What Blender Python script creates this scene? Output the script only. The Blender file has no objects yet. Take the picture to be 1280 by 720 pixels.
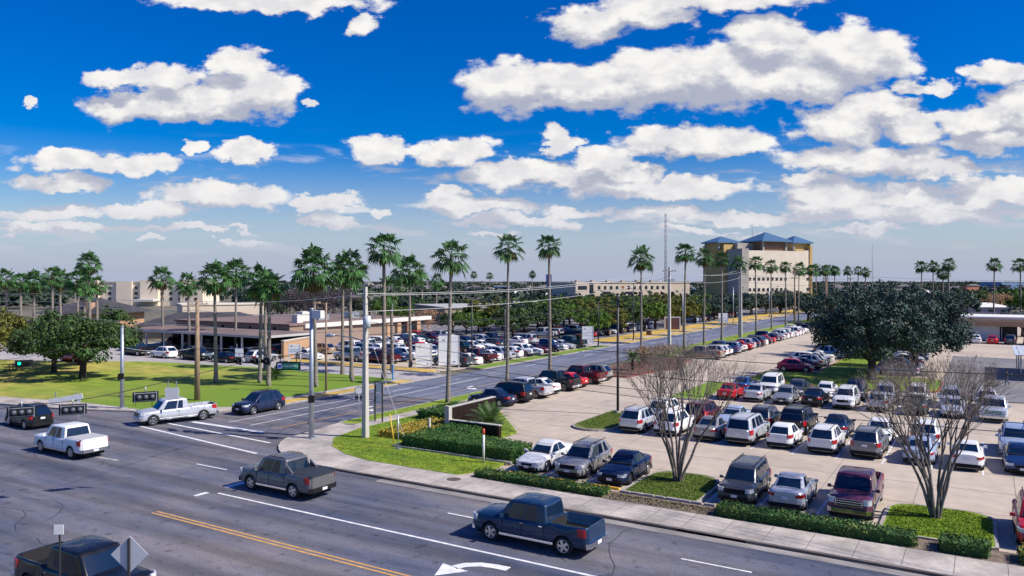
import bpy, math, random
from mathutils import Vector, Matrix
R = math.radians
rnd = random.Random(7)
scene = bpy.context.scene
COL = scene.collection
# ------------------------------------------------------------ camera, light, sky
CAM_H = 11.6
YAW = math.atan2(.5232, .8522)
cam_data = bpy.data.cameras.new("camera"); cam = bpy.data.objects.new("camera", cam_data); COL.objects.link(cam)
cam.location = (0, 0, CAM_H); cam.rotation_euler = (R(90), 0, YAW)
cam_data.sensor_width = 36; cam_data.lens = 964/1280*36; cam_data.shift_y = -10/1280
cam_data.clip_end = 9000; cam_data.clip_start = .3
scene.camera = cam
SUN = Vector((.72, .20, .70)).normalized()
sd = bpy.data.lights.new("sun", 'SUN'); sd.energy = 5.0; sd.angle = R(.6); sd.color = (1, .93, .82)
so = bpy.data.objects.new("sun", sd); COL.objects.link(so); so.rotation_euler = SUN.to_track_quat('Z', 'Y').to_euler()
scene.view_settings.view_transform = 'Standard'; scene.view_settings.look = 'None'
scene.view_settings.exposure = 0.15; scene.view_settings.gamma = 1; scene.view_settings.use_curve_mapping = False
scene.cycles.max_bounces = 5; scene.cycles.transparent_max_bounces = 6
scene.cycles.diffuse_bounces = 2; scene.cycles.glossy_bounces = 2

def world():
    w = bpy.data.worlds.new("World"); scene.world = w; w.use_nodes = True
    nt = w.node_tree; N = nt.nodes; Lk = nt.links; N.clear()
    def n(t, **k):
        o = N.new(t)
        for a, b in k.items(): setattr(o, a, b)
        return o
    def put(sock, v):
        if isinstance(v, bpy.types.NodeSocket): Lk.new(v, sock)
        elif v is not None: sock.default_value = v
    def m(op, a, b=None, c=None, clamp=False):
        o = n('ShaderNodeMath', operation=op, use_clamp=clamp); put(o.inputs[0], a); put(o.inputs[1], b); put(o.inputs[2], c)
        return o.outputs[0]
    def vm(op, a, b=None, c=None):
        o = n('ShaderNodeVectorMath', operation=op); put(o.inputs[0], a); put(o.inputs[1], b); put(o.inputs[2], c)
        return o.outputs['Value'] if op in ('DOT_PRODUCT', 'LENGTH') else o.outputs[0]
    def mix(f, a, b):
        o = n('ShaderNodeMix', data_type='RGBA'); put(o.inputs['Factor'], f); put(o.inputs[6], a); put(o.inputs[7], b); return o.outputs[2]
    def rng(v, a, b, c=0., d=1., smooth=True):
        o = n('ShaderNodeMapRange'); o.interpolation_type = 'SMOOTHSTEP' if smooth else 'LINEAR'
        put(o.inputs[0], v)
        for i, q in enumerate((a, b, c, d)): o.inputs[i+1].default_value = q
        return o.outputs[0]
    tc = n('ShaderNodeTexCoord'); d = tc.outputs['Generated']
    sky = n('ShaderNodeTexSky'); sky.sky_type = 'NISHITA'; sky.sun_disc = False
    sky.sun_elevation = math.asin(SUN.z); sky.sun_rotation = math.atan2(SUN.x, SUN.y)
    sky.air_density = 1.0; sky.dust_density = 1.2; sky.ozone_density = 3.0; sky.altitude = 100
    hs = n('ShaderNodeHueSaturation'); Lk.new(sky.outputs[0], hs.inputs['Color'])
    hs.inputs['Hue'].default_value = .523; hs.inputs['Saturation'].default_value = 1.8; hs.inputs['Value'].default_value = 1.16
    fw = vm('DOT_PRODUCT', d, (-.5232, .8522, 0)); rt = vm('DOT_PRODUCT', d, (.8522, .5232, 0))
    fc = m('MAXIMUM', fw, .08)
    z = vm('DOT_PRODUCT', d, (0, 0, 1))
    u = m('DIVIDE', rt, fc); v = m('DIVIDE', z, fc)
    cb = n('ShaderNodeCombineXYZ'); put(cb.inputs[0], u); put(cb.inputs[1], v)
    p = cb.outputs[0]
    def noise(vec, sc, det=5., rough=.55, dist=0.):
        o = n('ShaderNodeTexNoise'); put(o.inputs['Vector'], vec); o.inputs['Scale'].default_value = sc
        o.inputs['Detail'].default_value = det; o.inputs['Roughness'].default_value = rough; o.inputs['Distortion'].default_value = dist
        return o
    stretch = vm('MULTIPLY', p, (1., 1.7, 1.))
    n1 = noise(stretch, 16, 6, .6)
    warp = vm('MULTIPLY_ADD', n1.outputs['Color'], (.095, .055, 0), (-.0475, -.0275, 0))
    pw = vm('ADD', p, warp)
    blobs = [(150,98,48,13),(215,100,55,20),(300,80,34,20),(315,115,62,28),(190,133,75,22),(260,130,95,24),
     (330,3,135,14),(450,28,22,16),(125,203,128,15),(80,229,62,14),(245,186,15,9),(312,190,40,15),(270,242,98,20),(400,251,50,12),
     (60,268,90,9),(180,263,80,11),(80,286,105,7),(190,286,70,6),(410,276,42,11),(475,190,45,18),(565,188,62,19),
     (640,108,66,36),(730,108,85,32),(820,98,85,38),(900,92,90,48),(960,55,60,34),(1065,70,76,42),(1000,100,110,28),
     (735,30,55,22),(800,15,70,22),(900,-2,120,16),(870,176,110,23),(700,178,26,18),(755,197,42,20),(665,218,120,19),(830,236,120,16),
     (600,254,95,15),(1050,155,56,26),(1105,135,42,20),(1145,157,45,19),(1156,106,40,10),(1252,94,38,18),(1225,150,55,24),(1285,140,60,34),
     (1250,178,90,15),(1080,200,120,24),(1170,212,90,17),(1040,246,80,22),(1130,246,70,17),(1245,240,90,20),(1150,268,160,13),
     (850,268,110,10),(640,275,80,9),(35,130,10,7),(390,128,13,9),(706,281,22,8),(480,262,16,6),(250,288,38,6),(300,284,24,5),(560,238,36,9),(720,262,50,8),(960,270,60,9),(1000,225,40,8),(1200,255,60,9),(385,262,20,6),(300,300,30,4),(620,292,40,5),(860,288,60,5),(1080,285,80,6),(190,300,26,4),(940,295,40,4),(780,215,60,14),(1110,-40,200,24),(60,-60,160,30)]
    off = (.006, .026, 0)
    def field(q, smooth):
        acc = None
        for (bx, by, rx, ry) in blobs:
            cx = (bx-640)/964; cy = (350-by)/964; q_ = 1.12 if by < 165 else 1.0; ix = 964/(rx*q_); iy = 964/(ry*q_)
            l = vm('LENGTH', vm('MULTIPLY_ADD', q, (ix, iy, 1.), (-cx*ix, -cy*iy, 0.)))
            if acc is None: acc = l
            elif smooth:
                o = n('ShaderNodeMath', operation='SMOOTH_MIN'); put(o.inputs[0], acc); put(o.inputs[1], l); o.inputs[2].default_value = .16; acc = o.outputs[0]
            else: acc = m('MINIMUM', acc, l)
        return m('SUBTRACT', 1.0, acc)
    n2 = noise(stretch, 22, 7, .56)
    d1 = m('ADD', field(pw, True), m('MULTIPLY_ADD', n2.outputs[0], 1.25, -.62))
    d2 = m('ADD', field(vm('ADD', pw, off), False), m('MULTIPLY_ADD', noise(vm('ADD', stretch, (.006, .044, 0)), 22, 5, .56).outputs[0], 1.25, -.62))
    # faint far layer low over the horizon
    low = noise(vm('MULTIPLY', p, (3.2, 17., 1.)), 2.3, 5, .55, .3)
    lowm = m('MULTIPLY', rng(low.outputs[0], .53, .63), m('MULTIPLY', rng(v, .015, .05), rng(v, .20, .11)))
    cov = m('MAXIMUM', rng(d1, -.03, .27), m('MULTIPLY', lowm, .75), clamp=True)
    shade = rng(m('SUBTRACT', d1, m('MULTIPLY', d2, .9)), -.34, .42)
    dark = mix(shade, (.45, .48, .58, 1), mix(rng(n2.outputs[0], .38, .62), (.80, .79, .80, 1), (1.0, .98, .93, 1)))
    hazed = mix(rng(v, -.02, .17), (.66, .68, .76, 1), dark)
    ccol = vm('MULTIPLY', hazed, (8.6, 8.6, 8.8))
    # pale lavender haze near the horizon
    hz = mix(m('MULTIPLY', rng(v, .17, -.01), .85), hs.outputs[0], (4.0, 4.5, 6.2, 1))
    final = mix(m('MULTIPLY', cov, rng(v, .0, .07, .15, 1)), hz, ccol)
    bg = n('ShaderNodeBackground'); put(bg.inputs[0], final); bg.inputs[1].default_value = .1
    out = n('ShaderNodeOutputWorld'); Lk.new(bg.outputs[0], out.inputs[0])
    w.cycles.sampling_method = 'MANUAL'; w.cycles.sample_map_resolution = 512
world()

# ------------------------------------------------------------ materials
MATS = {}
def mat(name, col, rough=.8, metal=0., noise=0., scale=4., bump=0., bscale=30., col2=None, coat=0., spec=None, obj=True, island=0., thr=(.35, .65), transl=0., stretch=None, emit=0.):
    if name in MATS: return MATS[name]
    mt = bpy.data.materials.new(name); MATS[name] = mt; mt.use_nodes = True
    nt = mt.node_tree; N = nt.nodes; b = N['Principled BSDF']
    b.inputs['Base Color'].default_value = (*col, 1); b.inputs['Roughness'].default_value = rough; b.inputs['Metallic'].default_value = metal
    if coat: b.inputs['Coat Weight'].default_value = coat; b.inputs['Coat Roughness'].default_value = .08
    if spec is not None: b.inputs['Specular IOR Level'].default_value = spec
    cs = None
    geo = None
    if noise or col2 or bump:
        geo = N.new('ShaderNodeNewGeometry')
        src = geo.outputs['Position']
        if stretch:
            mp = N.new('ShaderNodeVectorMath'); mp.operation = 'MULTIPLY'; mp.inputs[1].default_value = stretch
            nt.links.new(src, mp.inputs[0]); src = mp.outputs[0]
    if noise or col2:
        tx = N.new('ShaderNodeTexNoise'); tx.inputs['Scale'].default_value = scale; tx.inputs['Detail'].default_value = 7; tx.inputs['Roughness'].default_value = .62
        nt.links.new(src, tx.inputs['Vector'])
        mr = N.new('ShaderNodeMapRange'); mr.inputs[1].default_value, mr.inputs[2].default_value = thr; nt.links.new(tx.outputs[0], mr.inputs[0])
        mx = N.new('ShaderNodeMix'); mx.data_type = 'RGBA'
        c2 = col2 or tuple(min(1, c*(1+noise)) for c in col); c1 = col if col2 else tuple(c*(1-noise) for c in col)
        mx.inputs[6].default_value = (*c1, 1); mx.inputs[7].default_value = (*c2, 1)
        nt.links.new(mr.outputs[0], mx.inputs[0]); cs = mx.outputs[2]
        if col2 and noise:
            t2 = N.new('ShaderNodeTexNoise'); t2.inputs['Scale'].default_value = scale*9; t2.inputs['Detail'].default_value = 6; nt.links.new(src, t2.inputs['Vector'])
            m2 = N.new('ShaderNodeMapRange'); m2.inputs[1].default_value = .3; m2.inputs[2].default_value = .7; m2.inputs[3].default_value = 1-noise; m2.inputs[4].default_value = 1+noise
            nt.links.new(t2.outputs[0], m2.inputs[0])
            vm = N.new('ShaderNodeVectorMath'); vm.operation = 'SCALE'; nt.links.new(cs, vm.inputs[0]); nt.links.new(m2.outputs[0], vm.inputs['Scale']); cs = vm.outputs[0]
    if island:
        geo = geo or N.new('ShaderNodeNewGeometry')
        m2 = N.new('ShaderNodeMapRange'); m2.inputs[3].default_value = 1-island; m2.inputs[4].default_value = 1+island
        nt.links.new(geo.outputs['Random Per Island'], m2.inputs[0])
        vm = N.new('ShaderNodeVectorMath'); vm.operation = 'SCALE'
        if cs: nt.links.new(cs, vm.inputs[0])
        else: vm.inputs[0].default_value = col
        nt.links.new(m2.outputs[0], vm.inputs['Scale']); cs = vm.outputs[0]
    if cs: nt.links.new(cs, b.inputs['Base Color'])
    if bump:
        t3 = N.new('ShaderNodeTexNoise'); t3.inputs['Scale'].default_value = bscale; t3.inputs['Detail'].default_value = 5; nt.links.new(src, t3.inputs['Vector'])
        bp = N.new('ShaderNodeBump'); bp.inputs['Strength'].default_value = bump; bp.inputs['Distance'].default_value = .05
        nt.links.new(t3.outputs[0], bp.inputs['Height']); nt.links.new(bp.outputs[0], b.inputs['Normal'])
    if transl:
        out = N['Material Output']; tr = N.new('ShaderNodeBsdfTranslucent'); ms = N.new('ShaderNodeMixShader'); ms.inputs[0].default_value = transl
        if cs: nt.links.new(cs, tr.inputs[0])
        else: tr.inputs[0].default_value = (*col, 1)
        nt.links.new(b.outputs[0], ms.inputs[1]); nt.links.new(tr.outputs[0], ms.inputs[2]); nt.links.new(ms.outputs[0], out.inputs[0])
    if emit:
        b.inputs['Emission Color'].default_value = (*col, 1); b.inputs['Emission Strength'].default_value = emit
    return mt

def brick_mat(name, c1, c2, mortar, sx=.45, sy=.15, rough=.9):
    mt = bpy.data.materials.new(name); mt.use_nodes = True; nt = mt.node_tree; N = nt.nodes; b = N['Principled BSDF']; b.inputs['Roughness'].default_value = rough
    geo = N.new('ShaderNodeNewGeometry'); sp = N.new('ShaderNodeSeparateXYZ'); nt.links.new(geo.outputs['Position'], sp.inputs[0])
    ad = N.new('ShaderNodeMath'); nt.links.new(sp.outputs[0], ad.inputs[0]); nt.links.new(sp.outputs[1], ad.inputs[1])
    cb = N.new('ShaderNodeCombineXYZ'); nt.links.new(ad.outputs[0], cb.inputs[0]); nt.links.new(sp.outputs[2], cb.inputs[1])
    bt = N.new('ShaderNodeTexBrick'); nt.links.new(cb.outputs[0], bt.inputs['Vector']); bt.inputs['Scale'].default_value = 1
    bt.inputs['Brick Width'].default_value = sx; bt.inputs['Row Height'].default_value = sy; bt.inputs['Mortar Size'].default_value = .012
    bt.inputs['Color1'].default_value = (*c1, 1); bt.inputs['Color2'].default_value = (*c2, 1); bt.inputs['Mortar'].default_value = (*mortar, 1)
    nt.links.new(bt.outputs[0], b.inputs['Base Color']); MATS[name] = mt
    return mt

def paint_mat():
    mt = bpy.data.materials.new('car_paint'); mt.use_nodes = True; nt = mt.node_tree; N = nt.nodes; b = N['Principled BSDF']
    oi = N.new('ShaderNodeObjectInfo'); geo = N.new('ShaderNodeNewGeometry')
    tx = N.new('ShaderNodeTexNoise'); tx.inputs['Scale'].default_value = 2.2; tx.inputs['Detail'].default_value = 6; nt.links.new(geo.outputs['Position'], tx.inputs['Vector'])
    mr = N.new('ShaderNodeMapRange'); mr.inputs[1].default_value = .35; mr.inputs[2].default_value = .75; mr.inputs[3].default_value = 0; mr.inputs[4].default_value = .025
    nt.links.new(tx.outputs[0], mr.inputs[0])
    mx = N.new('ShaderNodeMix'); mx.data_type = 'RGBA'; nt.links.new(mr.outputs[0], mx.inputs[0]); nt.links.new(oi.outputs['Color'], mx.inputs[6]); mx.inputs[7].default_value = (.33, .30, .26, 1)
    nt.links.new(mx.outputs[2], b.inputs['Base Color'])
    ml = N.new('ShaderNodeMath'); ml.operation = 'MULTIPLY'; ml.inputs[1].default_value = 1.; nt.links.new(oi.outputs['Alpha'], ml.inputs[0]); nt.links.new(ml.outputs[0], b.inputs['Metallic'])
    r2 = N.new('ShaderNodeMapRange'); r2.inputs[3].default_value = .2; r2.inputs[4].default_value = .36; nt.links.new(tx.outputs[0], r2.inputs[0]); nt.links.new(r2.outputs[0], b.inputs['Roughness'])
    b.inputs['Specular IOR Level'].default_value = .35; b.inputs['Coat Weight'].default_value = .4; b.inputs['Coat Roughness'].default_value = .05
    MATS['car_paint'] = mt; return mt

PAINT = paint_mat()
GLASS = mat('car_glass', (.006, .018, .046), .05, spec=.5)
TYRE = mat('tyre_rubber', (.018, .018, .019), .85)
BLACKP = mat('black_plastic', (.016, .016, .018), .75, spec=.15)
RIM = mat('alloy', (.62, .63, .66), .28, 1.)
CHROME = mat('chrome', (.75, .76, .78), .15, 1.)
HEADL = mat('headlight_lens', (.62, .64, .68), .08, coat=1.)
TAILL = mat('taillight_lens', (.45, .012, .012), .15, coat=1.)
AMBER = mat('amber_lens', (.8, .22, .02), .2)
PLATE = mat('licence_plate', (.72, .73, .75), .5)
def asphalt(name, c0, c1, st, streak):
    mt = mat(name, c0, .9, noise=.10, scale=.17, bump=.45, bscale=45, col2=c1, thr=(.36, .70), stretch=st, spec=.25)
    nt = mt.node_tree; N = nt.nodes; b = N['Principled BSDF']; src = b.inputs['Base Color'].links[0].from_socket
    geo = [q for q in N if q.type == 'NEW_GEOMETRY'][0]
    def layer(vec, sc, lo, hi, a, c, det=4.):
        vm = N.new('ShaderNodeVectorMath'); vm.operation = 'MULTIPLY'; vm.inputs[1].default_value = vec; nt.links.new(geo.outputs['Position'], vm.inputs[0])
        tx = N.new('ShaderNodeTexNoise'); tx.inputs['Scale'].default_value = sc; tx.inputs['Detail'].default_value = det; nt.links.new(vm.outputs[0], tx.inputs['Vector'])
        mr = N.new('ShaderNodeMapRange'); mr.inputs[1].default_value = a; mr.inputs[2].default_value = c; mr.inputs[3].default_value = lo; mr.inputs[4].default_value = hi; nt.links.new(tx.outputs[0], mr.inputs[0]); return mr.outputs[0]
    # lanes darkened by tyres, coarse stone grain, small oil spots
    for o in (layer(streak, 1.0, .70, 1.12, .36, .60, 3.), layer((1, 1, 1), 9., .82, 1.18, .3, .7, 6.), layer((1, 1, 1), 1.6, .62, 1.0, .30, .40, 3.)):
        sc = N.new('ShaderNodeVectorMath'); sc.operation = 'SCALE'; nt.links.new(src, sc.inputs[0]); nt.links.new(o, sc.inputs['Scale']); src = sc.outputs[0]
    nt.links.new(src, b.inputs['Base Color']); return mt
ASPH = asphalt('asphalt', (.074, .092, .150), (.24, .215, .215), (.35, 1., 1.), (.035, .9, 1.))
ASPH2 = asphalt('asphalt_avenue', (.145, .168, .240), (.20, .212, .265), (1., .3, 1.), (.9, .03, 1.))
PAVEG = mat('grey_paving', (.15, .15, .17), .9, noise=.12, scale=.2, col2=(.23, .22, .22))
CONC = mat('concrete_lot', (.50, .42, .335), .9, noise=.10, scale=.11, bump=.12, bscale=20, col2=(.38, .325, .27), thr=(.45, .72))
WALK = mat('sidewalk_concrete', (.54, .485, .43), .9, noise=.12, scale=.5, col2=(.30, .27, .245), bump=.1)
DRIVE = mat('driveway_concrete', (.44, .41, .40), .9, noise=.1, scale=.15, col2=(.35, .33, .33))
KERB = mat('kerb_concrete', (.36, .33, .30), .9, noise=.25, scale=1.5)
KERBD = mat('kerb_stained', (.15, .125, .11), .9, noise=.4, scale=1.2, stretch=(.4, 1., 1.))
GRASS = mat('lawn_green', (.145, .245, .010), .95, noise=.45, scale=.35, bump=.9, bscale=14, col2=(.27, .31, .02), thr=(.42, .72))
GRASSL0 = mat('lawn_patchy', (.21, .29, .022), .95, noise=.30, scale=.07, bump=.7, bscale=10, col2=(.44, .35, .085), thr=(.42, .60), stretch=(.6, 1.2, 1.))
def west_lawn_mat():
    mt = GRASSL0.copy(); mt.name = 'lawn_west'; nt = mt.node_tree; N = nt.nodes; b = N['Principled BSDF']; src = b.inputs['Base Color'].links[0].from_socket
    geo = [q for q in N if q.type == 'NEW_GEOMETRY'][0]; sp = N.new('ShaderNodeSeparateXYZ'); nt.links.new(geo.outputs['Position'], sp.inputs[0])
    tx = N.new('ShaderNodeTexNoise'); tx.inputs['Scale'].default_value = .15; tx.inputs['Detail'].default_value = 6; nt.links.new(geo.outputs['Position'], tx.inputs['Vector'])
    ma = N.new('ShaderNodeMath'); ma.operation = 'MULTIPLY_ADD'; nt.links.new(tx.outputs[0], ma.inputs[0]); ma.inputs[1].default_value = 26.; nt.links.new(sp.outputs[0], ma.inputs[2])
    mr = N.new('ShaderNodeMapRange'); mr.inputs[1].default_value = -76; mr.inputs[2].default_value = -54; nt.links.new(ma.outputs[0], mr.inputs[0])
    mx = N.new('ShaderNodeMix'); mx.data_type = 'RGBA'; nt.links.new(mr.outputs[0], mx.inputs[0]); nt.links.new(src, mx.inputs[6]); mx.inputs[7].default_value = (.15, .25, .012, 1); nt.links.new(mx.outputs[2], b.inputs['Base Color'])
    return mt
GRASSL = west_lawn_mat()
GRASSD = mat('lawn_dry', (.56, .37, .075), .95, noise=.22, scale=.1, col2=(.26, .22, .045), bump=.5, bscale=10, thr=(.5, .75))
GRASSM = mat('lawn_dull', (.11, .17, .02), .95, noise=.4, scale=.7, bump=1., bscale=16, col2=(.14, .15, .035))
EARTH = mat('ground_scrub', (.10, .10, .07), .95, noise=.3, scale=.015, col2=(.19, .16, .12))
MULCH = mat('mulch', (.16, .075, .05), .95, noise=.5, scale=3., bump=.8)
SOIL = mat('bare_soil', (.17, .13, .10), .95, noise=.5, scale=2.5, bump=.9, bscale=8)
WHITEP = mat('road_paint_white', (.74, .74, .75), .7, noise=.22, scale=3.)
YELP = mat('road_paint_yellow', (.62, .34, .09), .7, noise=.25, scale=3.)
PALEP = mat('road_paint_worn', (.36, .35, .34), .8, noise=.35, scale=2.)
WOOD = mat('weathered_wood', (.30, .21, .14), .9, noise=.35, scale=3., stretch=(8, 8, .6))
CPOLE = mat('concrete_pole', (.50, .475, .43), .85, noise=.08, scale=3.)
STEEL = mat('galvanised_steel', (.42, .46, .52), .45, .6, noise=.1, scale=2.)
DSTEEL = mat('dark_steel', (.05, .05, .055), .5, .3)
WIRE = mat('bare_wire', (.55, .55, .55), .5, .3)
WIREB = mat('black_cable', (.03, .03, .035), .7)
LEAFO = mat('oak_leaf', (.048, .100, .024), .8, island=.65, transl=.15)
LEAFY = mat('yellow_oak_leaf', (.125, .135, .018), .8, island=.6, transl=.2)
LEAFG = mat('bright_leaf', (.09, .18, .018), .8, island=.6, transl=.2)
LEAFD = mat('dark_leaf', (.017, .052, .038), .6, island=.7, transl=.1)
LEAFP = mat('palm_leaf', (.050, .125, .036), .55, island=.6, transl=.10, spec=.15)
LEAFDP = mat('dead_palm_leaf', (.16, .115, .045), .9, island=.5)
LEAFH = mat('hedge_leaf', (.042, .115, .016), .7, island=.55, transl=.1)
LEAFHY = mat('golden_hedge_leaf', (.40, .30, .035), .7, island=.6, transl=.1)
BARE = mat('dry_twig', (.10, .075, .062), .95, island=.5)
TAN = mat('dry_crown', (.42, .25, .15), .9, island=.5)
SEED = mat('seed_heads', (.27, .215, .175), .9, island=.5)
BARK = mat('oak_bark', (.055, .042, .034), .95, noise=.4, scale=4., bump=.8)
PBARK = mat('palm_bark', (.25, .215, .185), .95, noise=.3, scale=2., stretch=(1, 1, 5), bump=.8, bscale=10)
MBARK = mat('myrtle_bark', (.17, .145, .13), .9, noise=.5, scale=2.2)

# ------------------------------------------------------------ mesh helpers
class MB:
    def __init__(s): s.v = []; s.f = []; s.mi = []; s.sm = []
    def add(s, vs, fs, m=0, smooth=False):
        o = len(s.v); s.v += [tuple(v) for v in vs]; s.f += [tuple(i+o for i in f) for f in fs]; s.mi += [m]*len(fs); s.sm += [smooth]*len(fs)
    def box(s, c, d, rz=0., m=0, taper=1.):
        x, y, z = d[0]/2, d[1]/2, d[2]/2; co, si = math.cos(rz), math.sin(rz); vs = []
        for sz, t in ((-1, 1.), (1, taper)):
            for sx, sy in ((-1, -1), (1, -1), (1, 1), (-1, 1)):
                a, b = sx*x*t, sy*y*t; vs.append((c[0]+a*co-b*si, c[1]+a*si+b*co, c[2]+sz*z))
        s.add(vs, [(3, 2, 1, 0), (4, 5, 6, 7), (0, 1, 5, 4), (1, 2, 6, 5), (2, 3, 7, 6), (3, 0, 4, 7)], m)
    def tube(s, pts, rad, n=8, m=0, smooth=True, cap=True):
        pts = [Vector(p) for p in pts]
        if not hasattr(rad, '__len__'): rad = [rad]*len(pts)
        o = len(s.v); fs = []
        up = None
        for i, p in enumerate(pts):
            t = (pts[min(i+1, len(pts)-1)]-pts[max(i-1, 0)])
            t = t.normalized() if t.length > 1e-9 else Vector((0, 0, 1))
            if up is None: up = Vector((1, 0, 0)) if abs(t.x) < .8 else Vector((0, 1, 0))
            a = (up - t*up.dot(t)); a = a.normalized() if a.length > 1e-6 else t.orthogonal().normalized()
            up = a; b = t.cross(a)
            for k in range(n):
                an = 2*math.pi*k/n; s.v.append(tuple(p+(a*math.cos(an)+b*math.sin(an))*rad[i]))
        for i in range(len(pts)-1):
            for k in range(n):
                k2 = (k+1) % n; fs.append((o+i*n+k, o+i*n+k2, o+(i+1)*n+k2, o+(i+1)*n+k))
        if cap: fs.append(tuple(o+k for k in range(n))[::-1]); fs.append(tuple(o+(len(pts)-1)*n+k for k in range(n)))
        s.f += fs; s.mi += [m]*len(fs); s.sm += [smooth]*len(fs)
    def prism(s, poly, z0, z1, m=0, bottom=True):
        n = len(poly); vs = [(x, y, z0) for x, y in poly]+[(x, y, z1) for x, y in poly]
        fs = [tuple(range(n, 2*n))]+[(i, (i+1) % n, n+(i+1) % n, n+i) for i in range(n)]
        if bottom: fs.append(tuple(range(n))[::-1])
        s.add(vs, fs, m)
    def sheet(s, poly, z, m=0): s.add([(x, y, z) for x, y in poly], [tuple(range(len(poly)))], m)
    def quad(s, a, b, c, d, m=0): s.add([a, b, c, d], [(0, 1, 2, 3)], m)
    def mesh(s, name, mats):
        me = bpy.data.meshes.new(name); me.from_pydata(s.v, [], s.f)
        for x in (mats if isinstance(mats, (list, tuple)) else [mats]): me.materials.append(x)
        if s.f:
            me.polygons.foreach_set('material_index', s.mi); me.polygons.foreach_set('use_smooth', s.sm)
        me.update(); return me
    def build(s, name, mats, parent=None, loc=None, rz=0.):
        o = bpy.data.objects.new(name, s.mesh(name, mats)); COL.objects.link(o)
        if parent: o.parent = parent
        if loc: o.location = loc
        if rz: o.rotation_euler = (0, 0, rz)
        return o
def inst(name, me, parent=None, loc=(0, 0, 0), rz=0., scale=None):
    o = bpy.data.objects.new(name, me); COL.objects.link(o); o.location = loc
    if rz: o.rotation_euler = (0, 0, rz)
    if scale: o.scale = scale
    if parent: o.parent = parent
    return o
def tag(o, label, cat, group=None):
    o['label'] = label; o['category'] = cat
    if group: o['group'] = group
    return o
def thing(name, label, cat, loc=(0, 0, 0), rz=0., group=None):
    o = bpy.data.objects.new(name, None); COL.objects.link(o); o.location = loc; o.rotation_euler = (0, 0, rz); o.empty_display_size = .2
    return tag(o, label, cat, group)
def struct(o, kind='structure'): o['kind'] = kind; return o
def text_mesh(s, size, mt, name='lettering'):
    cu = bpy.data.curves.new(name, 'FONT'); cu.body = s; cu.size = size; cu.align_x = 'CENTER'; cu.align_y = 'CENTER'; cu.extrude = .004
    to = bpy.data.objects.new(name, cu); COL.objects.link(to); bpy.context.view_layer.update()
    me = bpy.data.meshes.new_from_object(to.evaluated_get(bpy.context.evaluated_depsgraph_get())); bpy.data.objects.remove(to); me.materials.clear(); me.materials.append(mt)
    return me
def ccw(p):
    a = sum(p[i][0]*p[(i+1) % len(p)][1]-p[(i+1) % len(p)][0]*p[i][1] for i in range(len(p)))
    return p if a > 0 else p[::-1]
def arc(cx, cy, r, a0, a1, n=10):
    return [(cx+r*math.cos(R(a0+(a1-a0)*i/n)), cy+r*math.sin(R(a0+(a1-a0)*i/n))) for i in range(n+1)]
ORD = ['first', 'second', 'third', 'fourth', 'fifth', 'sixth', 'seventh', 'eighth', 'ninth', 'tenth', 'eleventh', 'twelfth', 'thirteenth', 'fourteenth', 'fifteenth', 'sixteenth', 'seventeenth', 'eighteenth', 'nineteenth', 'twentieth',
       'twenty-first', 'twenty-second', 'twenty-third', 'twenty-fourth', 'twenty-fifth', 'twenty-sixth', 'twenty-seventh', 'twenty-eighth', 'twenty-ninth', 'thirtieth', 'thirty-first', 'thirty-second']

# ------------------------------------------------------------ ground and roads
def flat(name, poly, z, mt, kind='structure'):
    b = MB(); b.sheet(ccw(poly), z); return struct(b.build(name, mt), kind)
def slab(name, poly, z0, z1, mt):
    b = MB(); b.prism(ccw(poly), z0, z1); return struct(b.build(name, mt))
flat('ground', [(-4000, -400), (3000, -400), (3000, 5000), (-4000, 5000)], -.06, EARTH)
# cross street in front, avenue going away, and the turning corners
flat('road', [(-260, 8), (70, 8), (70, 34.5), (-35.5, 34.5)] + arc(-35.5, 43.5, 9.0, 270, 180, 12) + [(-44.5, 60)] + [(-55.4, 60), (-55.4, 50.0)]
     + arc(-63.6, 49.0, 8.2, 0, -62, 10) + [(-70, 37.8), (-82, 35.4), (-260, 35.2)], 0., ASPH)
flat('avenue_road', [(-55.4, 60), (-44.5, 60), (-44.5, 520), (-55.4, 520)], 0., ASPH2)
flat('parking_lot', [(-30.2, 37.0), (40, 37.0), (40, 240), (-42.2, 240), (-42.2, 50), (-30.2, 50)], .004, CONC)
flat('grey_apron', [(-4.2, 87), (60, 87), (60, 135.5), (-4.2, 135.5)], .010, PAVEG)  # darker grey sheet laid over part of the concrete lot
flat('far_parking_lot', [(-58, 79), (-58, 128), (-104, 128), (-104, 92), (-132, 88), (-132, 69.5), (-86, 69.5), (-86, 79)], .004, CONC)
flat('driveway', [(-55.4, 69.3), (-55.4, 76.2), (-86, 76.2), (-86, 79), (-200, 79), (-200, 30), (-116, 58), (-100, 66), (-82, 69)], .012, DRIVE)
flat('lot_entrance', [(-55.4, 124), (-55.4, 131), (-140, 131), (-140, 124)], .012, DRIVE)
flat('hospital_parking_lot', [(-64, 131), (-64, 330), (-150, 330), (-150, 131)], -.01, PAVEG)
# raised verges and lawns
def raised(name, poly, mt, z=.13, kerb=True, kw=.15, kmat=None):
    p = ccw(poly); o = slab(name, p, -.05, z, mt)
    if kerb:
        b = MB(); n = len(p)
        for i in range(n):
            a = Vector(p[i]); c = Vector(p[(i+1) % n]); d = c-a
            if d.length < .01: continue
            t = d.normalized(); nn = Vector((t.y, -t.x)); q = [a-t*.0, c+t*.0, c+nn*kw, a+nn*kw]
            b.prism([tuple(x) for x in q], -.05, z+.012)
        struct(b.build(name+'_kerb', kmat or KERB))
    return o
C9 = arc(-35.5, 43.5, 9.0-.02, 180, 270, 12)
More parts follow.
